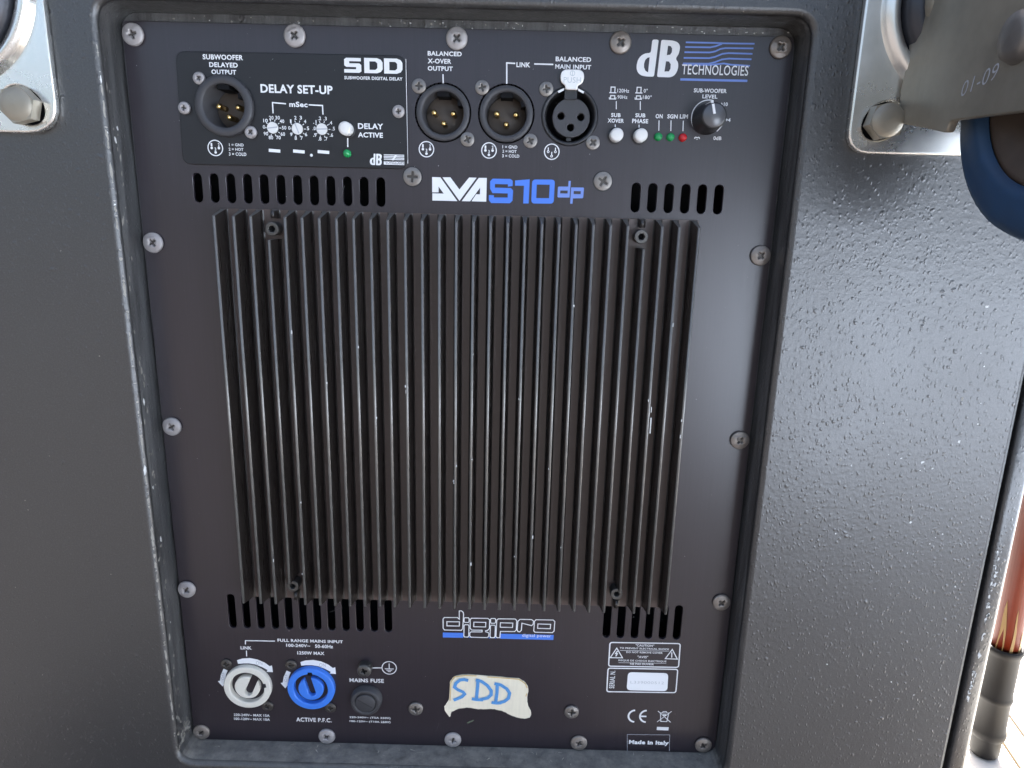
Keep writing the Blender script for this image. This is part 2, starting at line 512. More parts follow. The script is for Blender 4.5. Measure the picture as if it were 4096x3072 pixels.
ED = [(593, 359), (586, 322), (559, 316), (561, 285)]
u = Vector((586 - 593, 322 - 359)).normalized(); u = Vector((0.19, 0.98)).normalized(); nn = Vector((-u.y, u.x))
o1 = Vector((587.5, 340.0)); o2 = Vector((559.5, 300.0))


def strip(oa, da, ob_, db, y0, y1, m):
    """slab between two joint lines, cut across at distances y0 and y1 along them"""
    slab_poly([tuple(oa + nn * da + u * y0), tuple(oa + nn * da + u * y1), tuple(ob_ + nn * db + u * y1), tuple(ob_ + nn * db + u * y0)], m)


for y0, y1 in ((-330, 318), (322, 1500)):
    strip(o1, -2.0, o2, 2.0, y0, y1, M['slab2'])
    strip(o1, -700, o1, -5.6, y0 - 180, y1 - 180, M['slab'])
    strip(o2, 5.6, o2, 230, y0 + 250, y1 + 250, M['slab'])

# ------------------------------------------------------------------ the cabinet
cab = bpy.data.objects.new('loudspeaker_cabinet', None)
COL.objects.link(cab)
cab['label'] = 'black textured loudspeaker cabinet with a recessed amplifier panel, cooling fins and two corner casters'
cab['category'] = 'loudspeaker'
ZB = Z0 / MM                     # panel origin above the floor
P = (0, 0, ZB)                   # parts are modelled round the panel centre
FY = -16                         # front face of the cabinet

OPEN = round_poly([(-140.6, -177), (141.2, -177), (141.8, 180), (-141.4, 180)], 9, 6)
front = curve_mesh('cabinet_front', [rrect(-252.6, 252.6, -400, 288, 2), OPEN], FY, FY + 5.4, 2.4, M['paint'], 3)
b = MB(); b.use(M['paint']); b.mesh(front)
b.box(-264.4, 264.4, 26.05, 560, -402, 290)                      # carcass behind the front board
for x0, x1 in ((-259, -150), (150, 259)):
    b.box(x0, x1, FY + 5.3, 25.8, -402, 290)
b.box(-149.8, 149.8, FY + 5.3, 25.8, 186, 290); b.box(-149.8, 149.8, FY + 5.3, 25.8, -402, -184)
body = link('cabinet_body', b.data('cabinet_body'), cab, P)
STRIP = [(254.2, -3), (254.2, -14.6), (254.5, -15.4), (255.2, -15.9), (256.4, -16), (261.3, -15.9), (262.6, -15.4), (263.7, -14.3), (264.3, -12.8), (264.5, -11), (264.5, 26), (259.2, 26), (259.2, -3)]
for sgn in (1, -1):
    k = MB(); k.use(M['paint']); n = len(STRIP)
    vs = [(x * sgn, y, -402) for x, y in STRIP] + [(x * sgn, y, 290) for x, y in STRIP]
    for i in range(n):
        k.smooth = i < 10
        fq = (i, (i + 1) % n, (i + 1) % n + n, i + n)
        k.add([], [])
        if i == 0: k.v += vs
        k.face(fq if sgn > 0 else fq[::-1])
    k.smooth = False
    k.face(list(range(n))[::-sgn]); k.face([i + n for i in range(n)][::sgn])
    me = k.data('corner_strip')
    bm = bmesh.new(); bm.from_mesh(me); bmesh.ops.recalc_face_normals(bm, faces=bm.faces); bm.to_mesh(me); bm.free()
    link('corner_strip', me, cab, P)
# four feet under the carcass
ft = MB(); ft.use(M['rubber']); ft.lathe([(0, -28), (22, -28), (22, 0), (0, 0)], 0, 0, 24, axis='z')
ftm = ft.data('foot')
for x, y in ((-210, 60), (210, 60), (-210, 500), (210, 500)):
    link('foot', ftm, cab, (x, y, 28))
# lining of the recess: walls and the bottom of the well behind the panel
rc = MB(); rc.use(M['worn_paint'])
n = len(OPEN)
ctr = Vector((0, 1.5))
INN = round_poly([(-140.4, -176.8), (141.0, -176.8), (141.6, 179.8), (-141.2, 179.8)], 9, 6)
rc.smooth = True
y_a, y_b, y_c = FY + 2.35, 1.6, 24.0
vs = [(x * 1.0, y_a, z) for x, z in INN] + [(x, y_b, z) for x, z in INN] + [(x, y_c, z) for x, z in INN]
fs = []
for j in (0, 1):
    for i in range(n):
        k = (i + 1) % n
        fs.append((j * n + i, (j + 1) * n + i, (j + 1) * n + k, j * n + k))
rc.add(vs, fs)
rc.smooth = False
rc.use(M['void']); rc.add([(x, y_c, z) for x, z in INN], [list(range(n))])
link('recess_lining', rc.data('recess_lining'), cab, P)
# rebate the panel lies on, seen as a dusty ledge above its top edge
lg = curve_mesh('panel_rebate', [INN, rrect(-136, 136, -172.5, 172.5, 4)], 1.8, 8, 0.3, M['worn_paint'], 1)
link('panel_rebate', lg, cab, P)

# ------------------------------------------------------------------ the amplifier panel
XLR = [(-5.74, 143.06), (21.26, 143.23), (48.36, 142.90)]
UL = [(-113.4 + 7.3 * i, 103.5, 116.0, 1.95) for i in range(12)]
UR = [(78.7 + 7.24 * i, 103.9, 116.4, 1.95) for i in range(6)]
LL = [(-113.8 + 7.27 * i, -108.4, -88.9, 1.95) for i in range(12)]
LR = [(78.2 + 7.2 * i, -108.3, -88.5, 1.95) for i in range(6)]
SDDC = (-98.25, 143.34)
loops = [circle(9.3, SDDC[0], SDDC[1], 32), rrect(-139.6, 140.2, -176.6, 176.0, 2)]
loops += [slot(*s) for s in UL + UR + LL + LR]
for x, z in XLR:
    loops.append(circle(12.0, x, z, 40))
panel = link('amplifier_panel', curve_mesh('amplifier_panel', loops, 0, 1.8, 0.15, M['panel'], 0), cab, P)


def screw_mesh(name, r, h, m, cr, cw, dome=0.0, a=0.0, bev=0.5):
    me = curve_mesh(name, [circle(r, n=28), cross_loop(cr, cw, a)], -h, 0.0, bev, m, 2)
    for v in me.vertices:
        q = (v.co.x ** 2 + v.co.z ** 2) ** .5 / (r * MM)
        if v.co.y < -h * MM * 0.55:
            v.co.y -= dome * MM * (1 - q * q)
    me.polygons.foreach_set('use_smooth', [True] * len(me.polygons))
    k = MB(); k.use(m); k.mesh(me)
    k.use(M['screw_dark']); k.disc(0, 0, cr * 1.1, -h * 0.35, 12)
    k2 = k.data(name)
    return k2


# dust-grey fixing screws round the rim
SCREWS = [(-134.89, 170.57), (-67.40, 171.59), (0.09, 172.03), (68.10, 172.02), (134.61, 171.68), (-135.07, 85.62), (-134.75, -0.19), (-135.36, -86.38),
          (135.69, 86.58), (135.36, 0.24), (135.03, -85.90), (-135.13, -171.38), (-67.84, -171.77), (-0.32, -171.84), (67.13, -171.75), (133.65, -171.05)]
rim = [screw_mesh('panel_screw', 4.55, 1.5, M['screw'], 1.8, 0.8, 0.75, a, 0.7) for a in (0.1, 0.5, 0.95)] + [screw_mesh('panel_screw', 4.5, 1.3, M['screw_worn'], 1.75, 0.85, 0.6, a, 0.6) for a in (0.3, 0.8)]
for i, (x, z) in enumerate(SCREWS):
    o = link('panel_screw', rim[(0, 1, 2, 3, 4, 1, 0, 2, 3, 4, 3, 3, 1, 0, 4, 3)[i]], cab, (x, 0, ZB + z))
    o.rotation_euler.y = random.uniform(-.5, .5)
big = screw_mesh('countersunk_screw', 4.0, 0.7, M['screw_dull'], 2.3, 1.0, 0.25, 0.0, 0.25)
wash = MB(); wash.use(M['dark_print']); wash.disc(0, 0, 4.45, -0.12, 28)
for i, (x, z) in enumerate(((-19.04, 116.56), (63.91, 116.65))):
    o = link('countersunk_screw', big, cab, (x, 0, ZB + z)); o.rotation_euler.y = (0.06, 0.55)[i]
    link('screw_hole', wash.data('screw_hole') if i == 0 else bpy.data.meshes['screw_hole'], o, (0, 0, 0))
low = screw_mesh('lower_screw', 3.9, 1.3, M['screw_dull'], 1.9, 0.8, 0.5, 0.2, 0.5)
for x, z in ((-20.01, -153.24), (62.39, -152.66)):
    o = link('lower_screw', low, cab, (x, 0, ZB + z)); o.rotation_euler.y = random.uniform(-.3, .3)

# ------------------------------------------------------------------ heat sink
hs = curve_mesh('heat_sink', [rrect(-104.6, 107.0, -89.6, 101.2, 1)], -0.7, -0.02, 0.1, M['sink_base'], 0)
sink = link('heat_sink', hs, cab, P)
PROF = [(1.95, -0.71), (1.45, -1.0), (1.1, -1.7), (0.95, -3.0), (0.62, -11.35), (0.57, -11.6), (0.42, -11.84), (0.19, -11.97), (0.06, -12.0)]


def fin_mesh(name, pieces, tilt=True):
    q = MB(); q.use(M['fin'])
    for z1, z0, c1, c0, top in pieces:
        pr = [(w, y) for w, y in PROF if y >= top - 1e-6]
        if pr[-1][1] > top: pr.append((pr[-1][0] * .8, top))
        ring = [(-w, y) for w, y in pr] + [(w, y) for w, y in pr[::-1]]
        k = len(ring)
        hi = [(x, y, z1 - c1 * (-y / 12.0)) for x, y in ring]
        lo = [(x, y, z0 + c0 * (-y / 12.0)) for x, y in ring]
        q.smooth = False
        fs = []
        q.add(hi + lo, [])
        o = len(q.v) - 2 * k
        for i in range(k - 1):
            q.smooth = 4 <= i <= k - 6
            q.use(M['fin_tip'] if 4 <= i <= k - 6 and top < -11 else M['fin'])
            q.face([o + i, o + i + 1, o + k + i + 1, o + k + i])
        q.smooth = False; q.use(M['fin'])
        q.use(M['fin_top']); q.face([o + i for i in range(k)][::-1]); q.use(M['fin']); q.face([o + k + i for i in range(k)])
    me = q.data(name)
    bm = bmesh.new(); bm.from_mesh(me); bmesh.ops.recalc_face_normals(bm, faces=bm.faces); bm.to_mesh(me); bm.free()
    return me


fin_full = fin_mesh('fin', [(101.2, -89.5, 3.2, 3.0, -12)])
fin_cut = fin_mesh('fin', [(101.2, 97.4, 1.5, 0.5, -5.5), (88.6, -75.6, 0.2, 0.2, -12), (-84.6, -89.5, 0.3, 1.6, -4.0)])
FX = [-102.4] + [-102.4 + 8.42 + 7.318 * i for i in range(27)] + [104.7]
for i, x in enumerate(FX):
    link('fin', fin_cut if i in (3, 25) else fin_full, sink, (x, 0, 0))
bq = curve_mesh('sink_bolt', [circle(3.05, n=24), circle(1.45, n=6)], -6.6, -0.7, 0.35, M['bolt'], 2)
k = MB(); k.use(M['bolt']); k.mesh(bq); k.use(M['void']); k.disc(0, 0, 1.5, -4.2, 6)
bq = k.data('sink_bolt')
for x, z in ((-79.6, 93.0), (81.2, 93.6), (-79.6, -79.8), (80.9, -79.4)):
    link('sink_bolt', bq, sink, (x, 0, z))
# bright nicks along the fin tips
nk = MB(); nk.use(M['white_chip'])
for i in range(24):
    fx = random.choice(FX); z = random.uniform(-85, 95); l = random.choice((0.5, 0.7, 1.0, 1.6)); w = random.uniform(.12, .28)
    if FX.index(fx) in (3, 25): continue
    xo = random.choice((-.55, .55)) + random.uniform(-.1, .1)
    nk.box(fx + xo - w, fx + xo + w, -12.03, -11.6, z, z + l)
for (x, z, w, l) in ((104.1, 12, .5, 1.0), (104.2, 4, .45, 1.7), (90.2, 6.0, .5, 7.5), (90.0, 16.0, .35, 2.5)):
    nk.box(x - w / 2, x + w / 2, -12.06, -11.7, z, z + l)
link('bright_nick', nk.data('bright_nick'), sink, kind='stuff')

# ------------------------------------------------------------------ delay module plate
mod = curve_mesh('delay_module', [round_poly([(-117.66, 164.62), (-21.26, 165.03), (-20.75, 119.65), (-118.58, 119.42)], 4, 5), circle(9.3, SDDC[0], SDDC[1], 32)], -1.1, -0.02, 0.3, M['module'], 2)
module = link('delay_module', mod, cab, P)
MY = -1.1
rail = MB(); rail.use(M['print']); rail.stroke([(-21.17, 163.68), (-20.83, 121.93)], 0.22, -1.0)
link('plate_edge', rail.data('plate_edge'), module)


def rel(p, q):
    return (p[0] - q[0], 0, p[1] - q[1])


pin = MB(); pin.use(M['gold']); pin.lathe([(0.001, -10.3), (0.8, -10.1), (1.25, -9.3), (1.25, 0), (0.001, 0)], n=14)
pinm = pin.data('pin')
cs = [screw_mesh('screw', 3.05, 0.75, M['screw_dull'], 1.55, 0.7, 0.3, a, 0.3) for a in (0.2, 0.7)]
cs2 = screw_mesh('screw', 2.6, 1.5, M['screw'], 1.1, 0.55, 0.6, 0.4, 0.55)


def male_socket(c, lift, label, screws, raised=False):
    q = MB(); q.use(M['grey_plastic'])
    yo = -lift
    if raised:
        q.lathe([(12.3, 0), (12.3, yo + 0.5), (12.0, yo), (9.2, yo), (8.75, yo + 0.5), (8.55, 12), (0.01, 12.0)], n=48)
    else:
        q.use(M['void']).lathe([(12.0, 0.05), (12.0, 2.5), (11.4, 2.5)], n=48)
        q.use(M['grey_plastic'])
        q.lathe([(11.45, 2.5), (11.45, yo + 0.4), (11.2, yo), (9.2, yo), (8.75, yo + 0.5), (8.55, 13), (0.01, 13.0)], n=48)
    q.use(M['void'])
    q.box(-2.6, 2.6, yo + 1.2, 12.5, 6.6, 8.6)                      # locking key at the top of the well
    q.box(6.2, 8.3, yo + 0.7, 8, 3.0, 5.2)
    q.use(M['socket_insert']); q.lathe([(8.3, 10.6), (6.6, 9.6), (0.01, 9.6)], n=32)          # insulator the pins stand on
    s = link('audio_socket', q.data('audio_socket'), cab, (c[0], 0, ZB + c[1]), label)
    for dx, dz in ((-4.15, 0.3), (4.15, 0.1), (0, -4.0)):
        link('pin', pinm, s, (dx, 12.2 + (0 if not raised else -0.8), dz))
    for i, p in enumerate(screws):
        o = link('screw', cs2 if raised else cs[i % 2], s, (p[0] - c[0], -1.1 if raised else 0, p[1] - c[1]))
        o.rotation_euler.y = random.uniform(-.5, .5)
    return s


male_socket((-98.25, 143.34), 3.4, 'raised three pin audio socket under the words subwoofer delayed output', [(-108.15, 154.02), (-87.81, 133.09)], True)
male_socket(XLR[0], 0.5, 'three pin audio socket under the words balanced x-over output', [(-15.90, 153.35), (4.81, 132.50)])
male_socket(XLR[1], 0.5, 'three pin audio socket under the word link', [(10.88, 153.37), (31.83, 132.52)])
# female socket
q = MB(); q.use(M['plastic'])
q.lathe([(12.0, 1.8), (12.0, -0.5), (11.6, -0.9), (10.9, -0.9), (10.5, -0.4), (9.9, 3.0), (9.8, 11), (0.01, 11)], n=48)
ins = curve_mesh('i', [circle(8.0, 0.6, -0.6, 36), circle(1.5, -3.75, 0.0, 16), circle(1.5, 4.75, -0.25, 16), circle(1.5, 0.55, -4.5, 16)], -0.2, 10.5, 0.35, None, 2)
q.use(M['grey_plastic']).mesh(ins)
q.use(M['plastic']).box(-1.0, 1.0, 1, 10, -9.9, -8.4)
fs_ = link('audio_socket', q.data('audio_socket'), cab, (XLR[2][0], 0, ZB + XLR[2][1]), 'audio socket with three holes and a bright push tab')
tab = [(-4.4, 17.0), (-4.9, 15.0), (-4.3, 12.6), (-2.6, 11.7), (-2.5, 10.0), (2.7, 10.0), (2.6, 11.7), (4.5, 12.6), (5.3, 15.0), (4.8, 17.0), (3.2, 18.0), (-2.9, 18.0)]
tb = curve_mesh('push_tab', [round_poly(tab, 1.0, 3)], -3.2, -1.6, 0.4, M['latch'], 2)
k = MB(); k.use(M['latch']); k.mesh(tb)
for sx in (-1, 1):
    k.add([(sx * 3.0, -1.3, 10.9), (sx * 5.6, -1.3, 9.7), (sx * 5.2, -1.3, 8.9), (sx * 3.0, -1.3, 10.0)], [(0, 1, 2, 3) if sx < 0 else (3, 2, 1, 0)])
k.use(M['plastic']).box(-2.6, 2.6, -1.4, 4.0, 6.6, 10.2)
k.use(M['faint_print'])
T(k, 'PUSH', (-3.4, 14.9), (3.8, 12.7), -3.25, 0.0)
k.ring(0.2, 16.4, 0.95, 0.25, -3.25, 16); k.stroke([(0.2, 15.6), (0.2, 17.2)], 0.25, -3.26)
flush_text()
link('push_tab', k.data('push_tab'), fs_)
for i, p in enumerate(((37.96, 153.40), (58.72, 132.43))):
    o = link('screw', cs[i], fs_, (p[0] - XLR[2][0], 0, p[1] - XLR[2][1]))

# module screws, dials, button, lamp
for p in ((-115.46, 142.14), (-24.43, 142.83)):
    o = link('module_screw', cs2, module, (p[0], MY, p[1])); o.rotation_euler.y = random.uniform(0, 1)
DIAL = [(-78.42, 135.14), (-67.88, 134.98), (-57.34, 135.07)]
for (x, z), ang in zip(DIAL, (0.12, 1.95, 0.05)):
    dd = curve_mesh('delay_dial', [circle(2.35, n=24)], -1.0, 0, 0.2, M['button'], 1)
    k = MB(); k.use(M['button']); k.mesh(dd); k.use(M['grey_print'])
    c_, s_ = math.cos(ang), math.sin(ang)
    k.stroke([(-2.0 * c_, -2.0 * s_), (2.0 * c_, 2.0 * s_)], 0.5, -1.03)
    k.flat([(1.9 * c_ - .5 * s_, 1.9 * s_ + .5 * c_), (1.9 * c_ + .5 * s_, 1.9 * s_ - .5 * c_), (2.3 * c_, 2.3 * s_)], -1.04)
    link('delay_dial', k.data('delay_dial'), module, (x, MY, z))
btn = MB(); btn.use(M['plastic']); btn.lathe([(3.5, 0.0), (3.5, -0.25), (2.8, -0.25)], n=28)
btn.use(M['button']); btn.lathe([(2.75, 0), (2.75, -4.3), (2.5, -4.75), (1.8, -4.95), (0.01, -5.0)], n=28)
btm = btn.data('push_button')
lamp_m = {}
for c in ('green', 'red'):
    k = MB(); k.use(M[c]); k.lathe([(1.75, 0), (1.75, -0.7), (1.5, -1.6), (0.9, -2.2), (0.01, -2.4)], n=20); lamp_m[c] = k.data('indicator_lamp')
p = (-46.58, 135.27); link('push_button', btm, module, (p[0], MY, p[1]))
p = (-46.90, 125.45); link('indicator_lamp', lamp_m['green'], module, (p[0], MY, p[1]))
for p in ((68.33, 135.50), (78.62, 135.54)):
    link('push_button', btm, cab, (p[0], 0, ZB + p[1]))
for p, c in (((86.56, 135.42), 'green'), ((91.82, 135.44), 'green'), ((97.08, 135.36), 'red')):
    link('indicator_lamp', lamp_m[c], cab, (p[0], 0, ZB + p[1]), 'red indicator lamp' if c == 'red' else 'green indicator lamp')
# level knob
kb = MB(); kb.use(M['plastic'])
kb.lathe([(6.3, -0.1), (6.3, -1.2), (5.7, -2.2), (5.3, -11.2), (4.9, -12.0), (4.3, -12.2), (0.01, -12.0)], n=40)
kp = (106.67, 142.94)
kb.use(M['knob_cap']).lathe([(4.6, -12.15), (4.2, -12.5), (0.01, -12.35)], n=36)
knob = link('level_knob', kb.data('level_knob'), cab, (kp[0], 0, ZB + kp[1]))
pt = MB(); pt.use(M['print']); pt.box(-0.5, 0.5, -12.7, -11.0, 0.6, 4.5); pt.box(-0.5, 0.5, -12.0, -3.0, 4.4, 5.75)
po = link('pointer', pt.data('pointer'), knob); po.rotation_euler.y = R(-14)

# ------------------------------------------------------------------ mains section
def mains_socket(c, m, label, screws, slot_poly, notch):
    rr = 12.4
    inner = circle(8.9, -0.1, -0.1, 40)
    ring = curve_mesh('r', [circle(rr, n=48), inner], -2.6, 3.0, 0.7, m, 3)
    k = MB(); k.use(m); k.mesh(ring)
    k.lathe([(8.9, -0.8), (8.6, 1.2), (0.01, 1.2)], n=40)
    k.use(m)
    s = link('mains_socket', k.data('mains_socket'), cab, (c[0], 0, ZB + c[1]), label)
    core = curve_mesh('core', [circle(6.6, 0.1, 0.1, 36)[0:0] or core_loop(slot_poly)], -2.4, 1.1, 0.4, m, 2)
    link('core', core, s)
    nt = MB(); nt.use(m)
    for a in notch:
        ca, sa = math.cos(R(a)), math.sin(R(a))
        ptn = [(8.4, -1.3), (10.2, -1.1), (10.2, 1.1), (8.4, 1.3)]
        nt.use(M['dark_print'] if m is not M['blue_plastic'] else M['void'])
        nt.flat([(x * ca - y * sa, x * sa + y * ca) for x, y in ptn], -2.64)
    if notch: link('key_notch', nt.data('key_notch'), s)
    for i, p in enumerate(screws):
        o = link('screw', sk, s, (p[0] - c[0], 0, p[1] - c[1])); o.rotation_euler.y = random.uniform(-.4, .4)


def core_loop(sl):
    """disc outline entered by a keyhole slot: sl = (direction deg, half width, inner end distance, spin)"""
    ang, hw, ex, ez, r = sl
    a = R(ang)
    d = Vector((math.cos(a), math.sin(a))); nrm = Vector((-d.y, d.x))
    e = Vector((ex, ez))
    out = []
    R0 = 6.6
    # entry points on the rim
    def hit(o):
        bq_ = o.dot(d); c_ = o.dot(o) - R0 * R0
        return o + d * (-bq_ + math.sqrt(max(0, bq_ * bq_ - c_)))
    pl, pr = hit(e + nrm * hw), hit(e - nrm * hw)
    a0, a1 = math.atan2(pl.y, pl.x), math.atan2(pr.y, pr.x)
    while a1 < a0: a1 += 2 * math.pi
    for i in range(37):
        t = a0 + (a1 - a0) * i / 36
        out.append((R0 * math.cos(t), R0 * math.sin(t)))
    # round inner end
    for i in range(9):
        t = a - math.pi / 2 - math.pi * i / 8
        q_ = e + Vector((math.cos(t), math.sin(t))) * r
        out.append((q_.x, q_.y))
    return out


sk = screw_mesh('screw', 3.0, 0.9, M['screw_dark'], 1.4, 0.7, 0.4, 0.3, 0.35)
WC, BC = (-107.94, -141.88), (-74.60, -141.76)
mains_socket(WC, M['grey_white'], 'grey white round mains link socket', [(-118.67, -129.40), (-98.62, -154.30)], (66, 1.95, 0.35, -2.9, 1.95), (10,))
mains_socket(BC, M['blue_plastic'], 'blue round mains inlet socket', [(-84.80, -128.97), (-65.28, -154.19)], (104, 1.9, 0.5, -2.2, 1.9), (90,))
# earth screw
e = screw_mesh('earth_screw', 3.7, 4.4, M['bolt'], 1.7, 0.8, 0.7, 0.25, 0.6)
p = (-46.01, -128.68); link('earth_screw', e, cab, (p[0], 0, ZB + p[1]))
# fuse holder
fu = MB(); fu.use(M['grey_plastic'])
fu.lathe([(8.3, 0), (8.3, -1.4), (8.0, -1.7), (7.7, -3.6), (7.3, -4.0), (5.6, -4.0), (5.5, -3.4), (0.01, -3.4)], n=40)
p = (-45.87, -148.20)
fh = link('fuse_holder', fu.data('fuse_holder'), cab, (p[0], 0, ZB + p[1]))
fc = MB(); fc.use(M['grey_plastic']); fc.lathe([(5.25, -3.4), (5.2, -4.2), (4.9, -4.4), (0.01, -4.4)], n=32)
fc.use(M['dark_print']); fc.stroke([(-4.2, 2.6), (4.2, -2.6)], 0.5, -4.43)
link('fuse_cap', fc.data('fuse_cap'), fh)

# ------------------------------------------------------------------ printed lettering
def printed(name, fill, parent=cab, loc=P, label=None, kind='stuff'):
    k = MB(); k.use(M['print'])
    fill(k)
    flush_text()
    return link(name, k.data(name), parent, loc, label, kind)


PY = -0.12                       # print lies a hair above the panel
QY = MY - 0.10                   # and above the delay module


def pin_icon(k, c, y, female=False):
    x, z = c
    k.ring(x, z, 3.15, 0.42, y, 32)
    for dx, dz, s in ((-1.55, 0.5, '1'), (1.55, 0.5, '2'), (0, -1.3, '3')):
        if female: k.ring(x + dx, z + dz - 0.5, 0.42, 0.3, y, 12); k.stroke([(x + dx, z + dz), (x + dx, z + dz + 1.2)], 0.4, y)
        else: k.disc(x + dx, z + dz - 0.5, 0.55, y, 12); T(k, s, (x + dx - .35, z + dz + 1.5), (x + dx + .35, z + dz + .15), y)


def key_text(k, rows, y):
    for s, a, b in rows: T(k, s, a, b, y, 0.02)


def f_delay(k):
    y = QY
    T(k, 'SUBWOOFER', (-106.29, 163.61), (-89.39, 161.57), y); T(k, 'DELAYED', (-103.80, 160.57), (-91.81, 158.69), y); T(k, 'OUTPUT', (-103.08, 157.76), (-92.64, 155.94), y)
    T(k, 'DELAY SET-UP', (-82.81, 152.53), (-52.29, 149.07), y, 0.03)
    T(k, 'SUBWOOFER DIGITAL DELAY', (-47.15, 156.48), (-22.66, 155.17), y)
    T(k, 'mSec', (-70.96, 145.86), (-63.17, 143.74), y, 0.03)
    k.stroke([(-78.07, 141.00), (-78.03, 145.30), (-72.29, 144.93)], 0.5, y); k.stroke([(-62.70, 144.75), (-56.83, 144.59), (-56.77, 140.99)], 0.5, y)
    nums = [[('0', (-82.27, 135.45)), ('10', (-81.47, 138.00)), ('20', (-78.93, 139.22)), ('30', (-76.24, 139.28)), ('40', (-74.44, 137.91)), ('50', (-73.68, 135.30)), ('60', (-74.35, 132.74)), ('70', (-76.33, 131.27)), ('80', (-79.57, 131.20)), ('90', (-81.63, 132.73))],
            [('0', (-71.42, 135.25)), ('1', (-70.68, 138.00)), ('2', (-68.62, 139.46)), ('3', (-66.32, 139.51)), ('4', (-64.56, 138.04)), ('5', (-63.46, 135.28)), ('6', (-64.38, 132.82)), ('7', (-66.34, 131.30)), ('8', (-68.88, 131.24)), ('9', (-70.75, 132.68))],
            [('.0', (-60.77, 135.34)), ('.1', (-60.38, 137.98)), ('.2', (-58.33, 139.44)), ('.3', (-55.93, 139.40)), ('.4', (-53.68, 137.78)), ('.5', (-52.59, 135.43)), ('.6', (-53.50, 132.82)), ('.7', (-55.93, 131.24)), ('.8', (-58.53, 131.18)), ('.9', (-60.62, 132.71))]]
    for row in nums:
        for t, (cx, cz) in row:
            w = (0.5 if t != '1' else 0.3) if len(t) == 1 else (0.95 if t[0] != '.' else 0.7)
            T(k, t, (cx - w, cz + 0.74), (cx + w, cz - 0.74), y, 0.02)
    for x, z in DIAL:
        for i in range(10):
            a = R(180 - 36 * i)
            k.stroke([(x + 2.7 * math.cos(a), z + 2.7 * math.sin(a)), (x + 3.5 * math.cos(a), z + 3.5 * math.sin(a))], 0.3, y)
    k.stroke([(-46.53, 131.92), (-46.60, 128.13)], 0.5, y)
    T(k, 'DELAY', (-41.98, 137.90), (-31.20, 135.62), y, 0.03); T(k, 'ACTIVE', (-42.09, 134.26), (-31.38, 132.17), y, 0.03)
    for a, b in (((-80.80, 126.00), (-75.83, 125.70)), ((-70.29, 125.93), (-65.32, 125.64)), ((-59.67, 125.98), (-54.69, 125.68))): k.stroke([a, b], 1.3, y)
    k.disc(*(-62.45, 124.37), 0.65, y, 8)
    pin_icon(k, (-103.86, 126.38), y)
    key_text(k, (('1 = GND', (-97.85, 128.47), (-91.55, 127.29)), ('2 = HOT', (-98.10, 126.62), (-91.79, 125.43)), ('3 = COLD', (-98.13, 124.77), (-90.62, 123.39))), y)


printed('delay_lettering', f_delay, module, (0, 0, 0))


def strokes_S(k, w, y):
    pass


def f_sdd(k):
    y = QY
    x0, z1 = (-47.11, 163.68); x1, z0 = (-22.62, 157.81)
    W, H = x1 - x0, z1 - z0
    def q(a, b): return (x0 + a * W, z0 + b * H)
    # wide block letters S D D
    S = [(.285, .98), (.285, .74), (.095, .74), (.095, .62), (.25, .62), (.29, .52), (.29, .10), (.25, 0), (.0, 0), (.0, .24), (.20, .24), (.20, .36), (.04, .36), (.0, .46), (.0, .88), (.04, .98)]
    S = [(.29, .98), (.29, .76), (.09, .76), (.09, .62), (.26, .62), (.295, .52), (.295, .10), (.26, 0.0), (0.0, 0.0), (0.0, .23), (.205, .23), (.205, .38), (.04, .38), (0.003, .48), (0.003, .88), (.04, .98)]
    k.flat([q(a, b) for a, b in S], y)
    for o in (.345, .685):
        outer = [(o, 0), (o, 1), (o + .22, 1), (o + .285, .9), (o + .315, .72), (o + .315, .28), (o + .285, .1), (o + .22, 0)]
        hole = [(o + .09, .22), (o + .09, .78), (o + .19, .78), (o + .225, .66), (o + .225, .34), (o + .19, .22)]
        k.mesh(curve_mesh('x', [[q(a, b) for a, b in outer], [q(a, b) for a, b in hole]], y, y + 0.05, 0.0))
    y2 = y


printed('module_logo', f_sdd, module, (0, 0, 0))


def rel_loop(pts, ox, oy, s):
    return None


def f_db_small(k):
    y = QY
    mapd = lambda pts: [(-0.0 + a, b) for a, b in pts]
    x0, z1 = (-37.25, 125.68); x1, z0 = (-32.04, 120.94)
    db_shapes(k, x0, x1, z0, z1, y)
    xa, za = (-31.19, 125.61); xb, zb = (-22.36, 121.28)
    h = za - zb
    for i in range(5):
        z = za - 0.3 - i * 0.62
        k.stroke([(xa, z), (xb, z)], 0.36, y)
    mid = [(xa + (xb - xa) * .42, za - 2.6), (xa + (xb - xa) * .60, za - 0.4)]
    k.stroke(mid, 0.8, y - 0.02)
    k.flat([(xa, zb), (xb, zb), (xb, zb + h * .40), (xa, zb + h * .40)], y)
    k.use(M['dark_print']); T(k, 'TECHNOLOGIES', (xa + .2, zb + h * .35), (xb - .2, zb + h * .06), y - 0.04, 0.0)


D_OUT = [(380, 118), (485, 118), (448, 795), (330, 795), (240, 780), (180, 735), (150, 660), (148, 580), (165, 490), (210, 415), (280, 370), (368, 360)]
D_IN = [(355, 440), (345, 720), (300, 690), (272, 630), (268, 560), (285, 490), (320, 450)]
B_OUT = [(528, 118), (720, 128), (790, 150), (835, 200), (845, 270), (830, 370), (785, 455), (830, 520), (840, 600), (825, 690), (785, 765), (720, 800), (498, 798)]
B_IN1 = [(645, 222), (690, 230), (715, 270), (715, 340), (690, 385), (635, 395)]
B_IN2 = [(630, 505), (680, 510), (712, 560), (712, 640), (690, 690), (615, 695)]


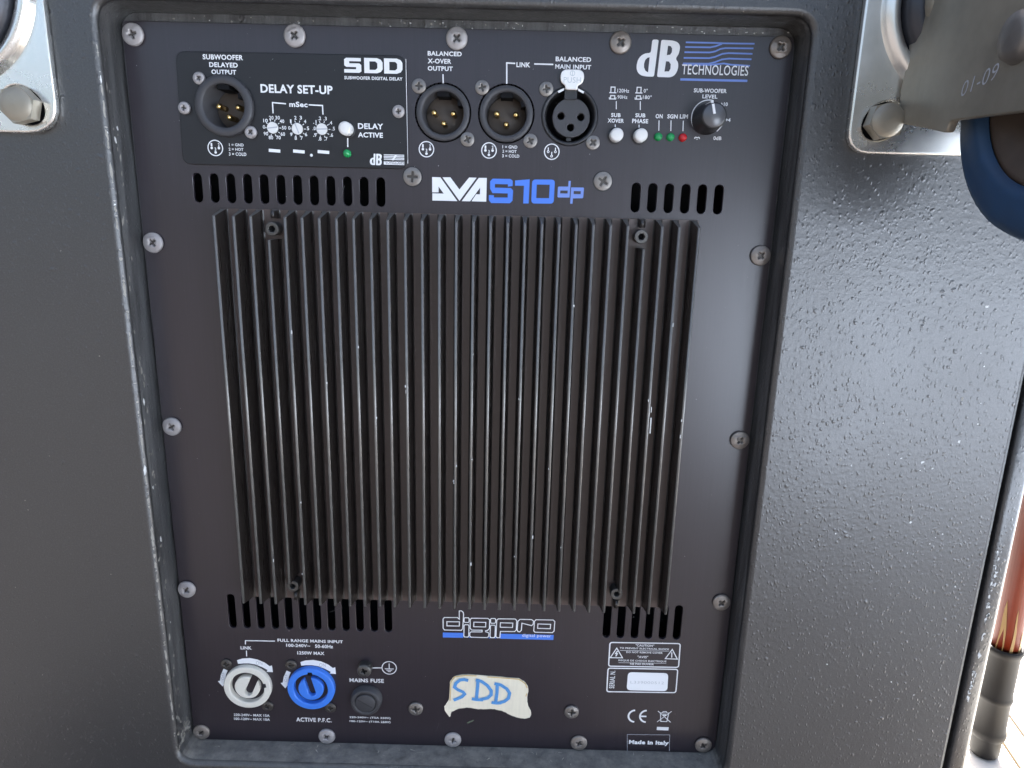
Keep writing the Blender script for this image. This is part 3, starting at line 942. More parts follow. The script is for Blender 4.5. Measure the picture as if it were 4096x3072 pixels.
def db_shapes(k, x0, x1, z0, z1, y):
    def q(pts): return [(x0 + (a - 148) / 697.0 * (x1 - x0), z1 - (b - 118) / 680.0 * (z1 - z0)) for a, b in pts]
    k.mesh(curve_mesh('x', [q(round_poly(D_OUT, 30, 2)), q(D_IN)], y, y + 0.05))
    k.mesh(curve_mesh('x', [q(round_poly(B_OUT, 30, 2)), q(B_IN1), q(B_IN2)], y, y + 0.05))


printed('small_maker_logo', f_db_small, module, (0, 0, 0))


def f_top(k):
    y = PY
    T(k, 'BALANCED', (-12.13, 167.16), (2.12, 165.36), y); T(k, 'X-OVER', (-12.14, 164.27), (-2.27, 162.36), y); T(k, 'OUTPUT', (-12.16, 161.36), (-1.63, 159.55), y)
    k.stroke([(-5.74, 158.29), (-5.64, 154.67)], 0.5, y)
    k.stroke([(21.21, 155.08), (21.02, 163.27), (24.59, 163.16)], 0.55, y)
    T(k, 'LINK', (25.11, 163.65), (30.93, 161.75), y)
    k.stroke([(32.57, 163.14), (40.54, 163.13)], 0.55, y)
    T(k, 'BALANCED', (41.47, 166.24), (56.32, 164.35), y); T(k, 'MAIN INPUT', (41.38, 163.24), (56.47, 161.45), y)
    pin_icon(k, (-12.87, 128.10), y); pin_icon(k, (14.14, 128.22), y); pin_icon(k, (41.24, 128.34), y, True)
    key_text(k, (('1 = GND', (19.92, 130.50), (26.32, 129.22)), ('2 = HOT', (19.96, 128.66), (26.04, 127.47)), ('3 = COLD', (19.89, 126.81), (27.28, 125.54))), y)
    for (bx, by, dn) in ((2437, 348, 0), (2436, 381, 1), (2542, 349, 0), (2540, 382, 1)):
        pass
    for c, up in (((66.13, 152.66), 1), ((66.17, 150.19), 0), ((77.12, 152.81), 1), ((77.07, 150.34), 0)):
        x, z = c
        h = 2.2 if up else 1.3
        k.stroke([(x - 1.5, z), (x + 1.5, z)], 0.4, y); k.stroke([(x - .85, z), (x - .85, z + h), (x + .85, z + h), (x + .85, z)], 0.4, y)
        if not up: k.stroke([(x - 1.4, z), (x - 1.4, z + .7)], .3, y); k.stroke([(x + 1.4, z), (x + 1.4, z + .7)], .3, y)
    T(k, '120Hz', (68.04, 154.28), (72.99, 152.81), y, .01); T(k, '90Hz', (68.20, 151.72), (72.41, 150.33), y, .01)
    T(k, '0°', (79.11, 154.53), (80.81, 152.99), y, .01); T(k, '180°', (78.97, 151.96), (82.68, 150.46), y, .01)
    k.stroke([(67.81, 149.33), (68.00, 146.15)], 0.35, y); k.stroke([(77.98, 149.46), (78.21, 146.09)], 0.35, y)
    T(k, 'SUB', (65.97, 144.61), (70.01, 143.00), y); T(k, 'XOVER', (64.60, 142.38), (71.53, 140.73), y)
    T(k, 'SUB', (76.28, 144.75), (80.55, 143.14), y); T(k, 'PHASE', (75.05, 142.52), (81.89, 140.77), y)
    k.stroke([(67.94, 140.04), (68.04, 138.53)], 0.35, y); k.stroke([(78.09, 140.17), (78.19, 138.66)], 0.35, y)
    T(k, 'ON', (84.91, 144.65), (87.92, 142.91), y); T(k, 'SGN', (89.91, 144.66), (94.31, 142.96), y); T(k, 'LIM', (95.22, 144.78), (98.67, 143.06), y)
    for a, b in (((86.49, 142.08), (86.69, 137.95)), ((91.60, 142.20), (91.83, 137.97)), ((96.82, 142.22), (97.02, 137.99))): k.stroke([a, b], 0.35, y)
    T(k, 'SUB-WOOFER', (100.27, 155.20), (114.14, 153.55), y); T(k, 'LEVEL', (104.07, 152.83), (110.45, 151.30), y)
    T(k, '+10', (111.96, 149.94), (115.08, 148.43), y); T(k, '+4', (114.69, 143.73), (116.87, 142.18), y); T(k, '0dB', (110.28, 136.27), (113.75, 134.73), y); T(k, '∞', (102.07, 135.88), (104.53, 134.72), y)
    x, z = (107.13, 143.76)
    k.ring(x, z, 6.95, 0.4, y, 40, 232, 75); k.ring(x, z, 6.95, 0.4, y, 20, -12, -52)


printed('upper_lettering', f_top)


def f_db(k):
    x0, z1 = (75.49, 173.61); x1, z0 = (93.08, 159.25)
    db_shapes(k, x0, x1, z0, z1, PY)
    T(k, 'TECHNOLOGIES', (94.54, 164.43), (122.38, 160.50), PY - .03, 0.008)
    k.use(M['pale_blue'])
    X0, ZT = (71.90, 176.10); X1, ZB_ = (125.82, 156.86)
    def q(pts): return [(X0 + a / 2212.0 * (X1 - X0), ZT - (b - a * 0.0243) / 885.0 * (ZT - ZB_) * 885.0 / (885.0)) for a, b in pts]
    kk = (X1 - X0) / 2212.0
    def q(pts): return [(X0 + a * kk, ZT - (b - a * 0.0243) * kk * 0.94) for a, b in pts]
    for pts in ([(960, 165), (1480, 176), (1600, 182), (2130, 190)], [(955, 243), (1380, 250), (1470, 232), (1580, 190)], [(950, 330), (1380, 335), (1470, 318), (1560, 276), (1640, 262), (2120, 268)],
                [(945, 425), (1380, 430), (1480, 408), (1600, 358), (1700, 346), (2112, 358)], [(940, 520), (1380, 524), (1480, 500), (1600, 452), (1720, 438), (2105, 450)], [(930, 540), (1400, 545), (1640, 520), (1760, 540), (2090, 560)]):
        k.stroke(q(pts), 0.62, PY)
    k.stroke(q([(915, 790), (2070, 815)]), 0.9, PY)


printed('maker_logo', f_db)

# model name
def f_model(k):
    X0, ZT = (-13.56, 121.59); X1, _ = (62.34, 123.38)
    kk = (X1 - X0) / 2212.0
    # the photo of the plate leans a little: undo that lean
    def q(pts): return [(X0 + a * kk, ZT - (b - a * 0.0243) * kk * 0.965) for a, b in pts]
    def sh(loops): k.mesh(curve_mesh('x', [q(l) for l in loops], PY, PY + 0.05))
    sh([[(90, 152), (195, 155), (412, 458), (92, 450), (92, 358), (238, 362), (172, 272), (172, 346), (90, 346)]])
    sh([[(222, 155), (322, 155), (438, 310), (560, 158), (655, 160), (440, 455)]])
    sh([[(682, 163), (785, 163), (782, 465), (594, 460), (652, 369), (700, 371), (702, 285), (576, 460), (468, 458)]])
    k.use(M['blue_print'])
    sh([[(1115, 265), (1115, 200), (1085, 175), (860, 172), (828, 205), (828, 300), (860, 355), (1055, 360), (1055, 412), (880, 410), (878, 382), (815, 380), (815, 445), (845, 482), (1085, 485), (1118, 450), (1122, 320), (1092, 290), (890, 285), (890, 240), (1055, 243), (1055, 272)]])
    sh([[(1145, 195), (1330, 180), (1325, 487), (1255, 487), (1260, 262), (1145, 260)]])
    sh([round_poly([(1362, 182), (1650, 184), (1645, 490), (1358, 488)], 45, 4), [(1422, 246), (1586, 248), (1584, 420), (1420, 418)]])
    k.use(M['pale_blue'])
    sh([[(1700, 272), (1822, 272), (1825, 200), (1852, 200), (1845, 412), (1700, 410), (1690, 398), (1692, 284)], [(1724, 322), (1818, 322), (1818, 360), (1722, 358)]])
    sh([[(1860, 282), (2015, 284), (2024, 294), (2018, 412), (2008, 420), (1890, 422), (1886, 490), (1856, 490)], [(1895, 328), (1985, 330), (1985, 368), (1895, 366)]])


printed('model_name', f_model)


def f_digi(k):
    X0, ZT = (-9.77, -92.02); X1, _ = (53.81, -91.85)
    kk = (X1 - X0) / 2212.0
    vz = 1.14
    def q(pts): return [(X0 + a * kk, ZT - (b - a * 0.0243) * kk * vz) for a, b in pts]
    lines = [[(432, 245), (430, 100), (470, 98), (500, 125), (508, 160), (495, 410), (470, 440), (170, 435), (145, 405), (143, 245), (165, 215), (400, 215)],
             [(212, 288), (435, 290), (432, 365), (212, 362)],
             [(530, 218), (595, 219), (607, 235), (606, 285), (592, 302), (530, 300), (518, 285), (518, 235)],
             [(535, 340), (590, 342), (605, 358), (603, 540), (585, 560), (530, 558), (515, 540), (517, 358)],
             [(650, 226), (940, 230), (972, 255), (970, 405), (940, 440), (905, 446), (905, 466), (945, 474), (965, 495), (960, 545), (935, 568), (645, 562), (622, 540), (622, 487), (645, 467), (840, 468), (840, 438), (655, 435), (626, 405), (626, 250)],
             [(692, 295), (905, 300), (902, 380), (690, 376)],
             [(1000, 230), (1065, 232), (1080, 248), (1078, 298), (1062, 315), (1000, 313), (988, 298), (988, 246)],
             [(1003, 347), (1062, 350), (1076, 366), (1073, 550), (1056, 571), (1000, 569), (984, 550), (987, 364)],
             [(1125, 236), (1425, 239), (1455, 268), (1450, 432), (1420, 460), (1168, 458), (1160, 570), (1112, 570), (1090, 550), (1098, 264)],
             [(1165, 305), (1385, 311), (1382, 388), (1163, 384)],
             [(1510, 245), (1715, 248), (1752, 275), (1748, 330), (1720, 355), (1548, 312), (1540, 440), (1510, 465), (1482, 460), (1465, 430), (1475, 280)],
             [(1795, 251), (2100, 256), (2130, 282), (2125, 450), (2095, 478), (1785, 471), (1762, 445), (1770, 277)],
             [(1832, 325), (2058, 331), (2055, 408), (1830, 402)]]
    for l in lines: k.stroke(q(l), 0.46, PY - .03, closed=True)
    T(k, 'digital power', (35.04, -107.07), (49.90, -109.39), PY - .05, 0.0)
    k.use(M['blue_print'])
    for l in ([(140, 480), (505, 487), (505, 573), (140, 568)], [(607, 556), (622, 556), (640, 572), (607, 572)], [(960, 566), (984, 566), (990, 580), (960, 580)], [(1074, 566), (1092, 566), (1096, 582), (1074, 582)], [(1170, 499), (2122, 520), (2118, 608), (1166, 588)]):
        k.flat(q(l), PY)


printed('lower_logo', f_digi)


def f_low(k):
    y = PY
    T(k, 'FULL RANGE MAINS INPUT', (-91.24, -113.79), (-57.43, -115.55), y); T(k, '100-240V~', (-86.87, -116.59), (-74.52, -118.42), y); T(k, '50-60Hz', (-71.97, -116.58), (-62.60, -118.65), y)
    T(k, '1250W MAX', (-81.38, -120.84), (-67.30, -122.78), y)
    k.stroke([(-92.62, -115.29), (-107.91, -115.46), (-108.06, -117.67)], 0.5, y)
    T(k, 'LINK', (-110.73, -118.78), (-105.02, -120.67), y); k.stroke([(-107.79, -121.35), (-107.89, -124.76)], 0.5, y)
    for ox, oy in ((0, 0), (1004, 27)):
        X0, ZT = (-126.79, -121.63); X1, _ = (-54.00, -121.49)
        kk = (X1 - X0) / 2212.0
        def q(pts): return [(X0 + (a + ox) * kk, ZT - (b + oy - (a + ox) * 0.0243) * kk * 1.15) for a, b in pts]
        k.mesh(curve_mesh('x', [q([(415, 158), (500, 132), (620, 123), (740, 146), (850, 193), (928, 252), (965, 236), (972, 345), (872, 338), (890, 310), (800, 262), (700, 222), (600, 206), (510, 207), (428, 215)])], y, y + .05))
        k.mesh(curve_mesh('x', [q([(190, 293), (255, 320), (222, 385), (200, 488), (226, 490), (150, 576), (80, 490), (115, 485), (140, 385)])], y, y + .05))
        k.use(M['grey_print']); a, b = q([(715, 172), (815, 232)]); T(k, 'ON', a, b, y - .04, 0.0); a, b = q([(142, 345), (198, 470)]); T(k, 'OFF', a, b, y - .04, 0.0, 80); k.use(M['print'])
    key_text(k, (('220-240V~ MAX 15A', (-117.21, -159.69), (-98.11, -161.27)), ('100-120V~ MAX 10A', (-117.26, -162.18), (-98.13, -163.77)), ('ACTIVE P.F.C.', (-83.96, -161.14), (-65.11, -163.67)),
                 ('220-240V~ (T5A 250V)', (-55.49, -159.46), (-33.68, -160.96)), ('100-120V~ (T10A 250V)', (-55.44, -161.95), (-33.72, -163.46)), ('MAINS FUSE', (-54.74, -136.15), (-36.68, -138.47))), y)
    k.stroke([(-43.82, -129.66), (-37.54, -129.47)], 0.5, y)
    x, z = (-33.76, -129.35)
    k.ring(x, z, 3.75, 0.42, y, 36); k.stroke([(x, z + 2.6), (x, z - 0.6)], 0.4, y)
    for i, w in enumerate((2.3, 1.5, 0.8)): k.stroke([(x - w, z - .6 - i * .8), (x + w, z - .6 - i * .8)], 0.4, y)
    # conformity marks
    for cxy, e_ in (((96.27, -154.69), 0), ((102.36, -154.65), 1)):
        x, z = cxy
        k.ring(x, z, 3.6, 0.95, y, 24, 95, 265)
        if e_: k.stroke([(x - 3.4, z), (x - 0.2, z)], 0.9, y - .02)
    x, z = (111.62, -154.52)
    k.stroke([(x - 2.2, z + 2.2), (x - 1.6, z - 3.0), (x + 1.6, z - 3.0), (x + 2.2, z + 2.2)], 0.4, y, True); k.stroke([(x - 2.7, z + 2.3), (x + 2.7, z + 2.3)], 0.5, y)
    k.stroke([(x - 1.4, z + 2.4), (x - .8, z + 3.1), (x + .8, z + 3.1), (x + 1.4, z + 2.4)], 0.4, y)
    k.stroke([(x - 3.6, z + 3.4), (x + 3.6, z - 3.4)], 0.38, y - .02); k.stroke([(x + 3.6, z + 3.4), (x - 3.6, z - 3.4)], 0.38, y - .02); k.stroke([(x - .9, z + 1.0), (x + .9, z + 1.0)], 0.9, y)
    k.stroke([(108.20, -161.94), (114.47, -162.06)], 2.0, y)
    T(k, 'Made in Italy', (93.93, -169.63), (115.32, -172.90), y - .02, 0.05)
    k.use(M['grey_print']); k.stroke([(93.45, -176.78), (92.77, -166.20), (115.43, -165.79), (115.97, -176.06)], 0.22, y)


printed('lower_lettering', f_low)


def f_warn(k):
    y = PY
    k.stroke(round_poly([(80.33, -110.81), (116.45, -110.44), (116.70, -124.45), (80.37, -124.81)], 1.3, 4), 0.62, y, True)
    k.stroke(round_poly([(80.18, -126.01), (116.41, -125.65), (116.51, -139.64), (80.33, -140.15)], 1.3, 4), 0.62, y, True)
    key_text(k, (('"CAUTION"', (93.63, -111.43), (103.12, -112.75)), ('TO PREVENT ELECTRICAL SHOCK', (85.51, -113.43), (111.11, -114.41)), ('DO NOT REMOVE COVER', (89.01, -115.67), (107.80, -116.72)),
                 ('"AVIS"', (94.98, -118.14), (100.52, -119.60)), ('RISQUE DE CHOCH ELECTRIQUE', (85.31, -120.65), (110.14, -121.82)), ('NE PAS OUVRIR', (91.52, -122.54), (103.79, -123.65))), y)
    k.stroke([(85.63, -115.33), (111.15, -115.00)], 0.2, y); k.stroke([(85.43, -122.58), (110.17, -122.27)], 0.2, y)
    k.stroke([(84.00, -114.06), (80.98, -119.75), (87.32, -119.70)], 0.5, y, True); k.stroke([(112.62, -113.93), (109.44, -119.47), (115.66, -119.58)], 0.5, y, True)
    k.stroke([(84.49, -115.66), (83.55, -117.31), (84.46, -117.28), (83.78, -118.93)], 0.6, y); k.stroke([(112.50, -115.69), (112.68, -118.78)], 0.55, y)
    T(k, 'SERIAL N.', (81.43, -127.46), (84.15, -138.06), y, 0.01, 90)


printed('warning_lettering', f_warn)
sl = curve_mesh('serial_label', [round_poly([(90.71, -128.08), (111.66, -128.03), (111.99, -138.87), (90.62, -138.92)], 2.2, 4)], -0.2, -0.03, 0.03, M['label'], 0)
k = MB(); k.use(M['label']); k.mesh(sl); k.use(M['faint_print']); T(k, 'L339000512', (92.34, -133.13), (109.83, -134.70), -0.26, -0.005); flush_text()
link('serial_label', k.data('serial_label'), cab, P, 'small white serial number label')

# ------------------------------------------------------------------ casters
def caster(sgn, wheel):
    """mounting plate with raised race; the right one shows fork and wheel"""
    X = lambda x: x * sgn
    pl = round_poly([(X(159.0), 240), (X(159.2), 129.0), (X(243), 129.0), (X(243), 240)], 9 if sgn > 0 else 13, 5)
    # slotted bolt hole
    bx, bz = X(171.5), (141.0 if sgn > 0 else 139.0)
    hole = [(bx + 8.6 * math.cos(t) * (1) + X(0.8), bz + 6.6 * math.sin(t)) for t in [2 * math.pi * i / 24 for i in range(24)]]
    ca, sa = math.cos(R(35 * sgn)), math.sin(R(35 * sgn))
    hole = [((x - bx) * ca - (z - bz) * sa + bx, (x - bx) * sa + (z - bz) * ca + bz) for x, z in hole]
    me = curve_mesh('caster', [pl, hole, circle(30.5, X(201), 184, 48)], -19.2, FY - 0.05, 0.8, M['zinc'], 2)
    k = MB(); k.use(M['zinc']); k.mesh(me)
    rr = 40.0 if sgn < 0 else 36.0
    k.lathe([(rr, -19.0), (rr - 1.0, -21.0), (rr - 2.0, -22.6), (rr - 4.0, -23.2), (rr - 6.0, -22.4), (rr - 6.6, -20.0), (rr - 6.6, -17)], X(201), 184, 64)
    c = link('caster', k.data('caster'), cab, P, 'caster at the upper left corner, mounting plate and swivel race showing' if sgn < 0 else 'caster at the upper right corner with grey fork and blue wheel')
    h = MB(); h.use(M['raceway'])
    q_ = rr - 6.8
    h.lathe([(q_, -17), (q_, -19.5), (q_ - 1.2, -24.5), (q_ - 3, -27), (q_ - 6, -28), (q_ - 8.5, -26.0), (q_ - 9, -24.5), (q_ - 10.5, -30), (14, -33), (0.01, -33)], X(201), 184, 56)
    link('swivel_race', h.data('swivel_race'), c)
    # hexagon head bolt with domed face
    bo = MB(); bo.use(M['old_steel'])
    hx = [(bx + 7.4 * math.cos(R(60 * i + 14)), bz + 7.4 * math.sin(R(60 * i + 14))) for i in range(6)]
    bo.prism(hx, -24.6, -19.25)
    bo.lathe([(6.3, -24.6), (5.6, -25.2), (3.5, -25.7), (0.01, -25.9)], bx, bz, 24)
    bo.use(M['void']); bo.lathe([(7.9, FY - 0.2), (0.01, FY - 0.2)], bx, bz, 20, smooth=False)
    link('caster_bolt', bo.data('caster_bolt'), c)
    if not wheel:
        return c
    # fork: two legs hanging from a flared head
    for x0 in (178.4, 221.4):
        leg = [(-22.4, 140.2), (-20.6, 152), (-21.8, 166), (-17.5, 186), (-22, 214), (-34, 228), (-62, 214), (-92, 182), (-108, 158), (-107, 142), (-98, 134.9), (-88, 135.2), (-53.5, 137.2), (-52.6, 133.2)]
        fk = curve_mesh('fork', [round_poly(leg, 2.0, 3)], -1.6, 1.6, 0.6, M['old_steel'], 2)
        bm = bmesh.new(); bm.from_mesh(fk)
        for yy in (-34, -31, -28, -25, -22):
            bmesh.ops.bisect_plane(bm, geom=bm.verts[:] + bm.edges[:] + bm.faces[:], plane_co=(yy * MM, 0, 0), plane_no=(1, 0, 0))
        bm.to_mesh(fk); bm.free()
        for v in fk.vertices:
            a_, t_, b_ = v.co.x, v.co.y, v.co.z          # leg plane is (y, z); thickness runs along x
            flare = max(0.0, (a_ / MM + 34.0) / 14.0)
            v.co = ((x0 + 1.6) * MM + t_ - (0.0022 * flare ** 2 if x0 < 200 else -0.0022 * flare ** 2), a_, b_)
        bm = bmesh.new(); bm.from_mesh(fk); bmesh.ops.recalc_face_normals(bm, faces=bm.faces); bm.to_mesh(fk); bm.free()
        k2 = MB(); k2.use(M['old_steel']); k2.mesh(fk)
        xs = x0 - 0.1 if x0 < 200 else x0 + 3.3
        k2.use(M['screw_dull'])
        k2.lathe([(8.0, xs), (7.0, xs - 2.4), (4.0, xs - 3.2), (0.01, xs - 3.4)] if x0 < 200 else [(0.01, xs + 3.4), (4, xs + 3.2), (7, xs + 2.4), (8, xs)], 0, 157.5, 28, axis='x', cy=-83)
        if x0 < 200:
            k2.use(M['grey_print'])
            tmp = MB(); tmp.use(M['grey_print'])
            T(tmp, '01-09', (0, 1), (20.5, 0), 0, -0.01, 0, 0.35); flush_text()
            pa, pb = Vector((-58.0, 144.3)), Vector((-76.0, 147.3))
            dv = (pb - pa) / 20.5; uv = Vector((0.9, 4.6))
            o = len(k2.v)
            k2.v += [(x0 - 0.12, (pa + dv * x + uv * z).x, (pa + dv * x + uv * z).y) for x, yy, z in tmp.v]
            for f in tmp.f: k2.face([i + o for i in f])
        link('fork', k2.data('fork'), c, label='left fork leg stamped with figures' if x0 < 200 else None)
    hd = MB(); hd.use(M['old_steel'])
    hd.lathe([(24, -24), (24, -30), (22, -33), (0.01, -33)], 201, 184, 40)
    link('fork_head', hd.data('fork_head'), c)
    ty = MB(); ty.use(M['tyre'])
    ty.lathe([(33.0, 189.0), (34.5, 186.6), (37, 186.2), (45, 187.2), (48.2, 189.0), (49.6, 192.0), (50.0, 196.0), (50, 206), (49.6, 210), (48.2, 213), (45, 214.8), (37, 215.8), (34.5, 215.4), (33, 213)], 0, 146, 64, axis='x', cy=-90)
    link('tyre', ty.data('tyre'), c)
    hb = MB(); hb.use(M['hub'])
    hb.lathe([(0.01, 187), (13, 187), (14.5, 190), (17, 193.5), (24, 193.5), (28, 190.5), (31, 189.2), (33.2, 189.4), (33.2, 212.6), (31, 212.8), (28, 211.5), (24, 208.5), (17, 208.5), (14.5, 212), (13, 215), (0.01, 215)], 0, 146, 48, axis='x', cy=-90)
    link('hub', hb.data('hub'), c)
    return c


caster(-1, False)
caster(1, True)

# ------------------------------------------------------------------ chipped paint, dust and fluff
def blob(k, x, y, z, rx, rz, n=7, plane='y'):
    pts = []
    for i in range(n):
        a = 2 * math.pi * i / n + random.uniform(-.3, .3)
        q = random.uniform(.45, 1.15)
        pts.append((rx * q * math.cos(a), rz * q * math.sin(a)))
    if plane == 'y':
        k.flat([(x + a, z + b_) for a, b_ in pts], y)
    elif plane == 'd':       # on the rounded lip
        k.add([(x - .7 * a, y - .7 * a, z + b_) for a, b_ in pts], [list(range(n))])
    elif plane == 'x':       # on the left wall of the recess, facing right
        k.add([(x, y + a, z + b_) for a, b_ in pts], [list(range(n))])


ch = MB()
for i in range(120):         # worn spots along the left lip itself
    z = random.uniform(-174, 165)
    ch.use(M['white_chip'] if random.random() < .04 else M['chip'])
    xo = -140.6 - 0.8 * (z + 177) / 357
    blob(ch, xo - 1.2 + .62 - .1, -13.6 - 1.2 - .62 + .05, z, random.uniform(.2, .75), random.choice((.4, .8, 1.5, 3.0)) * random.uniform(.6, 1.3), plane='d')
for i in range(64):          # along the left lip of the recess
    z = random.uniform(-170, 150)
    ch.use(M['white_chip'] if random.random() < .15 else M['chip'])
    blob(ch, -140.72 - 0.8 * (z + 177) / 357 + .5, random.uniform(-13.6, -9.0), z, random.uniform(.3, 1.0), random.uniform(.5, 2.6), plane='x')
for i in range(50):          # flecks over the right board
    ch.use(M['white_chip'] if random.random() < .8 else M['chip'])
    x = random.gauss(212, 22); z = random.gauss(-25, 50)
    s_ = random.choice((.25, .3, .4, .5, .8))
    if 150 < x < 249 and -165 < z < 110: blob(ch, x, FY - .06, z, s_ * random.uniform(.7, 1.4), s_ * random.uniform(.7, 1.4))
for i in range(14):
    ch.use(M['chip']); blob(ch, random.uniform(-250, -150), FY - .06, random.uniform(-170, 110), .35, .35)
for i in range(46):          # scraped corner strip
    z = random.uniform(-128, -46); t = (z + 87) / 41
    ch.use(M['white_chip']); blob(ch, 257.6 + random.uniform(-1.0, 1.0) - abs(t) * .6, FY - .07, z, random.uniform(.25, .9), random.uniform(.5, 1.8))
for i in range(60):          # scuffed lower left corner and lower lip
    ch.use(M['chip']); z = random.uniform(-178, -160)
    blob(ch, -140.3, random.uniform(-14, -2), z, random.uniform(.5, 1.6), random.uniform(.5, 1.6), plane='x')
for i in range(60):          # specks on the panel rim above the screws
    ch.use(M['white_chip'] if random.random() < .4 else M['chip'])
    blob(ch, random.uniform(-130, 138), 1.7, random.uniform(176.4, 179.2), random.uniform(.2, .6), random.uniform(.2, .5))
for i in range(36):
    ch.use(M['white_chip']); x = random.uniform(-136, 137); z = random.uniform(-172, 170)
    if not (-106 < x < 108 and -92 < z < 103): blob(ch, x, -.08 if not (-95 < x < 0 and z > 110) else -1.2, z, random.uniform(.1, .25), random.uniform(.1, .25), 5)
link('paint_chips', ch.data('paint_chips'), cab, P, kind='stuff')
sc = MB()
def scratch(x0, z0, x1, z1, w, y, m):
    sc.use(m); n_ = 5
    pts = [(x0 + (x1 - x0) * i / n_ + random.uniform(-.12, .12), z0 + (z1 - z0) * i / n_ + random.uniform(-.12, .12)) for i in range(n_ + 1)]
    sc.stroke(pts, w, y)
for i in range(26):
    x, z = random.uniform(-136, 136), random.uniform(-172, 170)
    if (-106 < x < 109 and -92 < z < 103) or (-125 < x < 5 and 108 < z): continue
    a, l = random.gauss(1.57, .9), random.uniform(1.5, 9)
    scratch(x, z, x + l * math.cos(a), z + l * math.sin(a), random.uniform(.07, .14), -.06, random.choice((M['scuff'], M['scuff'], M['grey_plastic'])))
for x, z, l in ((-51.5, 104.5, 7), (-50.8, 107, 5), (-45, 104, 8), (-9, -167, 5)):
    scratch(x, z, x + random.uniform(-1, 2), z + l, .22, -.07, M['scuff'])
scratch(*(7.11, -161.86), *(10.82, -159.87), .8, -.07, M['green_scuff'])
for i in range(420):         # dust lying on the panel and between the fins
    x, z = random.uniform(-138, 139), random.uniform(-175, 174)
    inside = -104 < x < 106.5 and -89 < z < 101
    sc.use(M['dust']); r_s = random.uniform(.05, .15)
    if -112 < x < -2 and z > 112: yy = -1.18
    else: yy = -.76 if inside else -.07
    blob(sc, x, yy, z, r_s, r_s * random.uniform(.7, 2), 5)
link('scratches_and_dust', sc.data('scratches_and_dust'), cab, P, kind='stuff')
fz = MB(); fz.use(M['fluff'])
for i in range(40):          # fluff lying on the lower ledge
    x = random.uniform(-130, 135); y = random.uniform(-11, -1); z = -176.6
    a = random.uniform(0, 6.28); l = random.uniform(.6, 3.0)
    if i < 6: x, l = random.choice((52, 55, 58, -20, 96)) + random.uniform(-1, 1), 3.5
    h = random.uniform(.3, 1.6)
    fz.add([(x, y, z), (x + l * math.cos(a), y + l * math.sin(a) * .4, z + h), (x + l * math.cos(a) + .3, y, z + h * .7), (x + .3, y, z)], [(0, 1, 2, 3)])
link('dust_fluff', fz.data('dust_fluff'), cab, P, kind='stuff')

# ------------------------------------------------------------------ strip of paper tape
outl = [(-2.02, -136.41), (-0.07, -132.96), (5.81, -131.88), (11.69, -132.00), (17.57, -132.42), (27.39, -132.87), (34.59, -133.40), (37.93, -135.94), (39.34, -139.30), (38.49, -143.89), (38.98, -149.23), (41.10, -153.79), (40.79, -156.51), (37.23, -157.40), (32.57, -156.77), (27.19, -153.84), (21.19, -152.10), (13.92, -152.71), (7.29, -151.76), (2.66, -152.68), (-1.31, -154.74), (-1.97, -158.25), (-5.03, -152.92), (-4.63, -150.60), (-2.39, -147.84)]
tpo = bpy.data.objects.new('tape_label', None); COL.objects.link(tpo)
tc_ = (17.76, -144.23)
tpo.location = (tc_[0] * MM, -0.0004, (ZB + tc_[1]) * MM)
tpo['label'] = 'torn cream paper tape with SDD handwritten in blue marker, stuck below the fins'
tpo['category'] = 'tape label'
rel_o = [(x - tc_[0], z - tc_[1]) for x, z in outl]
rag = []
for i, (x, z) in enumerate(round_poly(rel_o, 1.6, 3)):
    rag.append((x + random.uniform(-.16, .16), z + random.uniform(-.2, .2)))
pap = curve_mesh('paper', [rag], -0.25, 0.3, 0.05, M['tape'], 0)
for v in pap.vertices:       # corners lift a little
    dx, dz = v.co.x / MM, v.co.z / MM
    v.co.y -= MM * (max(0, abs(dx) - 19) * .08 + max(0, -dz - 9) * .08)
po_ = link('paper', pap, tpo)
rimk = MB(); rimk.use(M['tape_old'])
for seq in ([0, 1, 2, 3], [4, 5, 6, 7, 8, 9], [24, 0]):
    pts = [Vector(rel_o[i]) * 0.975 for i in seq]
    rimk.stroke([tuple(p_) for p_ in pts], 0.55, -0.95 if False else -0.42)
link('yellowed_rim', rimk.data('yellowed_rim'), tpo)
ik = MB(); ik.use(M['ink'])
def Z(pts):
    out = []
    for a, b_ in pts:
        out.append((a, b_))
    return out
X0, ZT = (-2.03, -132.72); X1, ZQ = (32.43, -151.44)
def inkp(pts):
    return [(X0 - tc_[0] + (a - 400) / 520.0 * (X1 - X0), ZT - tc_[1] + (b_ - (a - 400) * .0243 - 916) / 260.0 * (ZQ - ZT)) for a, b_ in pts]
iy = -0.62
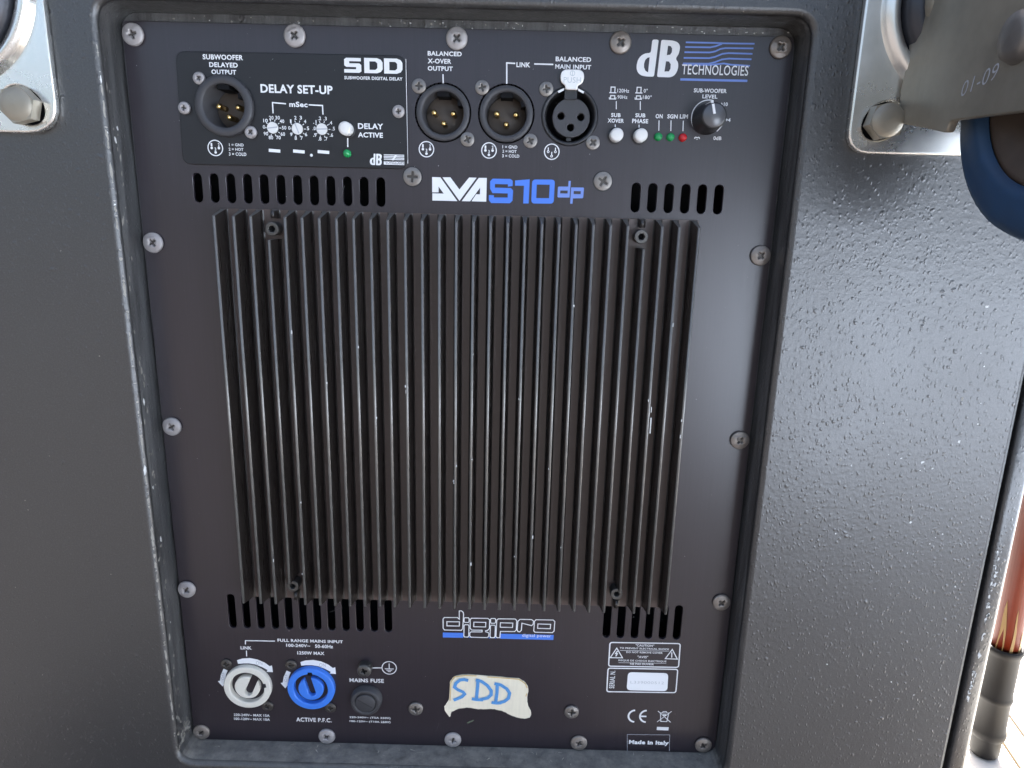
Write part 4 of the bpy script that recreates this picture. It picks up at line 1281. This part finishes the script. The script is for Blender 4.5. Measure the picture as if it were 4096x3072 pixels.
for l in ([(545, 952), (515, 943), (480, 948), (447, 975), (438, 1008), (462, 1028), (505, 1048), (518, 1065), (495, 1090), (430, 1118)],
          [(622, 938), (620, 1000), (612, 1105)], [(575, 1105), (615, 1112), (665, 1114)], [(605, 945), (650, 958), (695, 990), (728, 1035), (728, 1070), (700, 1098), (640, 1112)],
          [(775, 972), (774, 1050), (765, 1135)], [(732, 1134), (770, 1140), (810, 1138)], [(752, 975), (800, 985), (850, 1018), (874, 1055), (866, 1098), (835, 1125), (785, 1140)]):
    ik.stroke(inkp(l), 1.75, iy); iy -= 0.02
link('handwriting', ik.data('handwriting'), tpo)

# ------------------------------------------------------------------ broom pole leaning beside the cabinet
pole = bpy.data.objects.new('wooden_pole', None); COL.objects.link(pole)
pole['label'] = 'orange brown lacquered pole with black rubber end cap beside the cabinet'
pole['category'] = 'pole'
pole.location = (526.2 * MM, 293.7 * MM, 0.002)
d = Vector((-6.2, -4.0, 180)).normalized()
pole.rotation_euler = Vector((0, 0, 1)).rotation_difference(d).to_euler()
s = MB(); s.use(M['pole']); s.lathe([(0.01, 96), (12.4, 96), (12.5, 700), (12.4, 1150), (11, 1162), (0.01, 1165)], 0, 0, 32, axis='z')
link('shaft', s.data('shaft'), pole)
s = MB(); s.use(M['rubber'])
s.lathe([(0.01, 0), (12.2, 0), (13.4, 3), (13.6, 20), (13.8, 22), (15.6, 23.5), (16.2, 27), (15.6, 31), (14.6, 33), (14.4, 66), (15.2, 67.5), (15.6, 70), (15.1, 72.5), (14.4, 74), (14.6, 118), (15.4, 121), (16.3, 124), (16.0, 127), (14.6, 128.5), (12.7, 127), (12.6, 112)], 0, 0, 40, axis='z')
link('rubber_cap', s.data('rubber_cap'), pole)
for a0, w, h0, h1 in ((-150, 16, 126, 182), (-104, 7, 126, 176), (-62, 10, 126, 150), (-128, 3, 300, 318), (-95, 2.5, 268, 282)):
    wp = MB(); wp.use(M['bare_wood'])
    vs = []
    for i in range(7):
        t = i / 6
        for sg in (-1, 1):
            a = R(a0 + sg * w * (1 - t) ** .6 + 3 * math.sin(t * 5)); vs.append((12.62 * math.cos(a), 12.62 * math.sin(a), h0 + (h1 - h0) * t))
    wp.add(vs, [(2 * i, 2 * i + 1, 2 * i + 3, 2 * i + 2) for i in range(6)])
    link('bare_patch', wp.data('bare_patch'), pole)
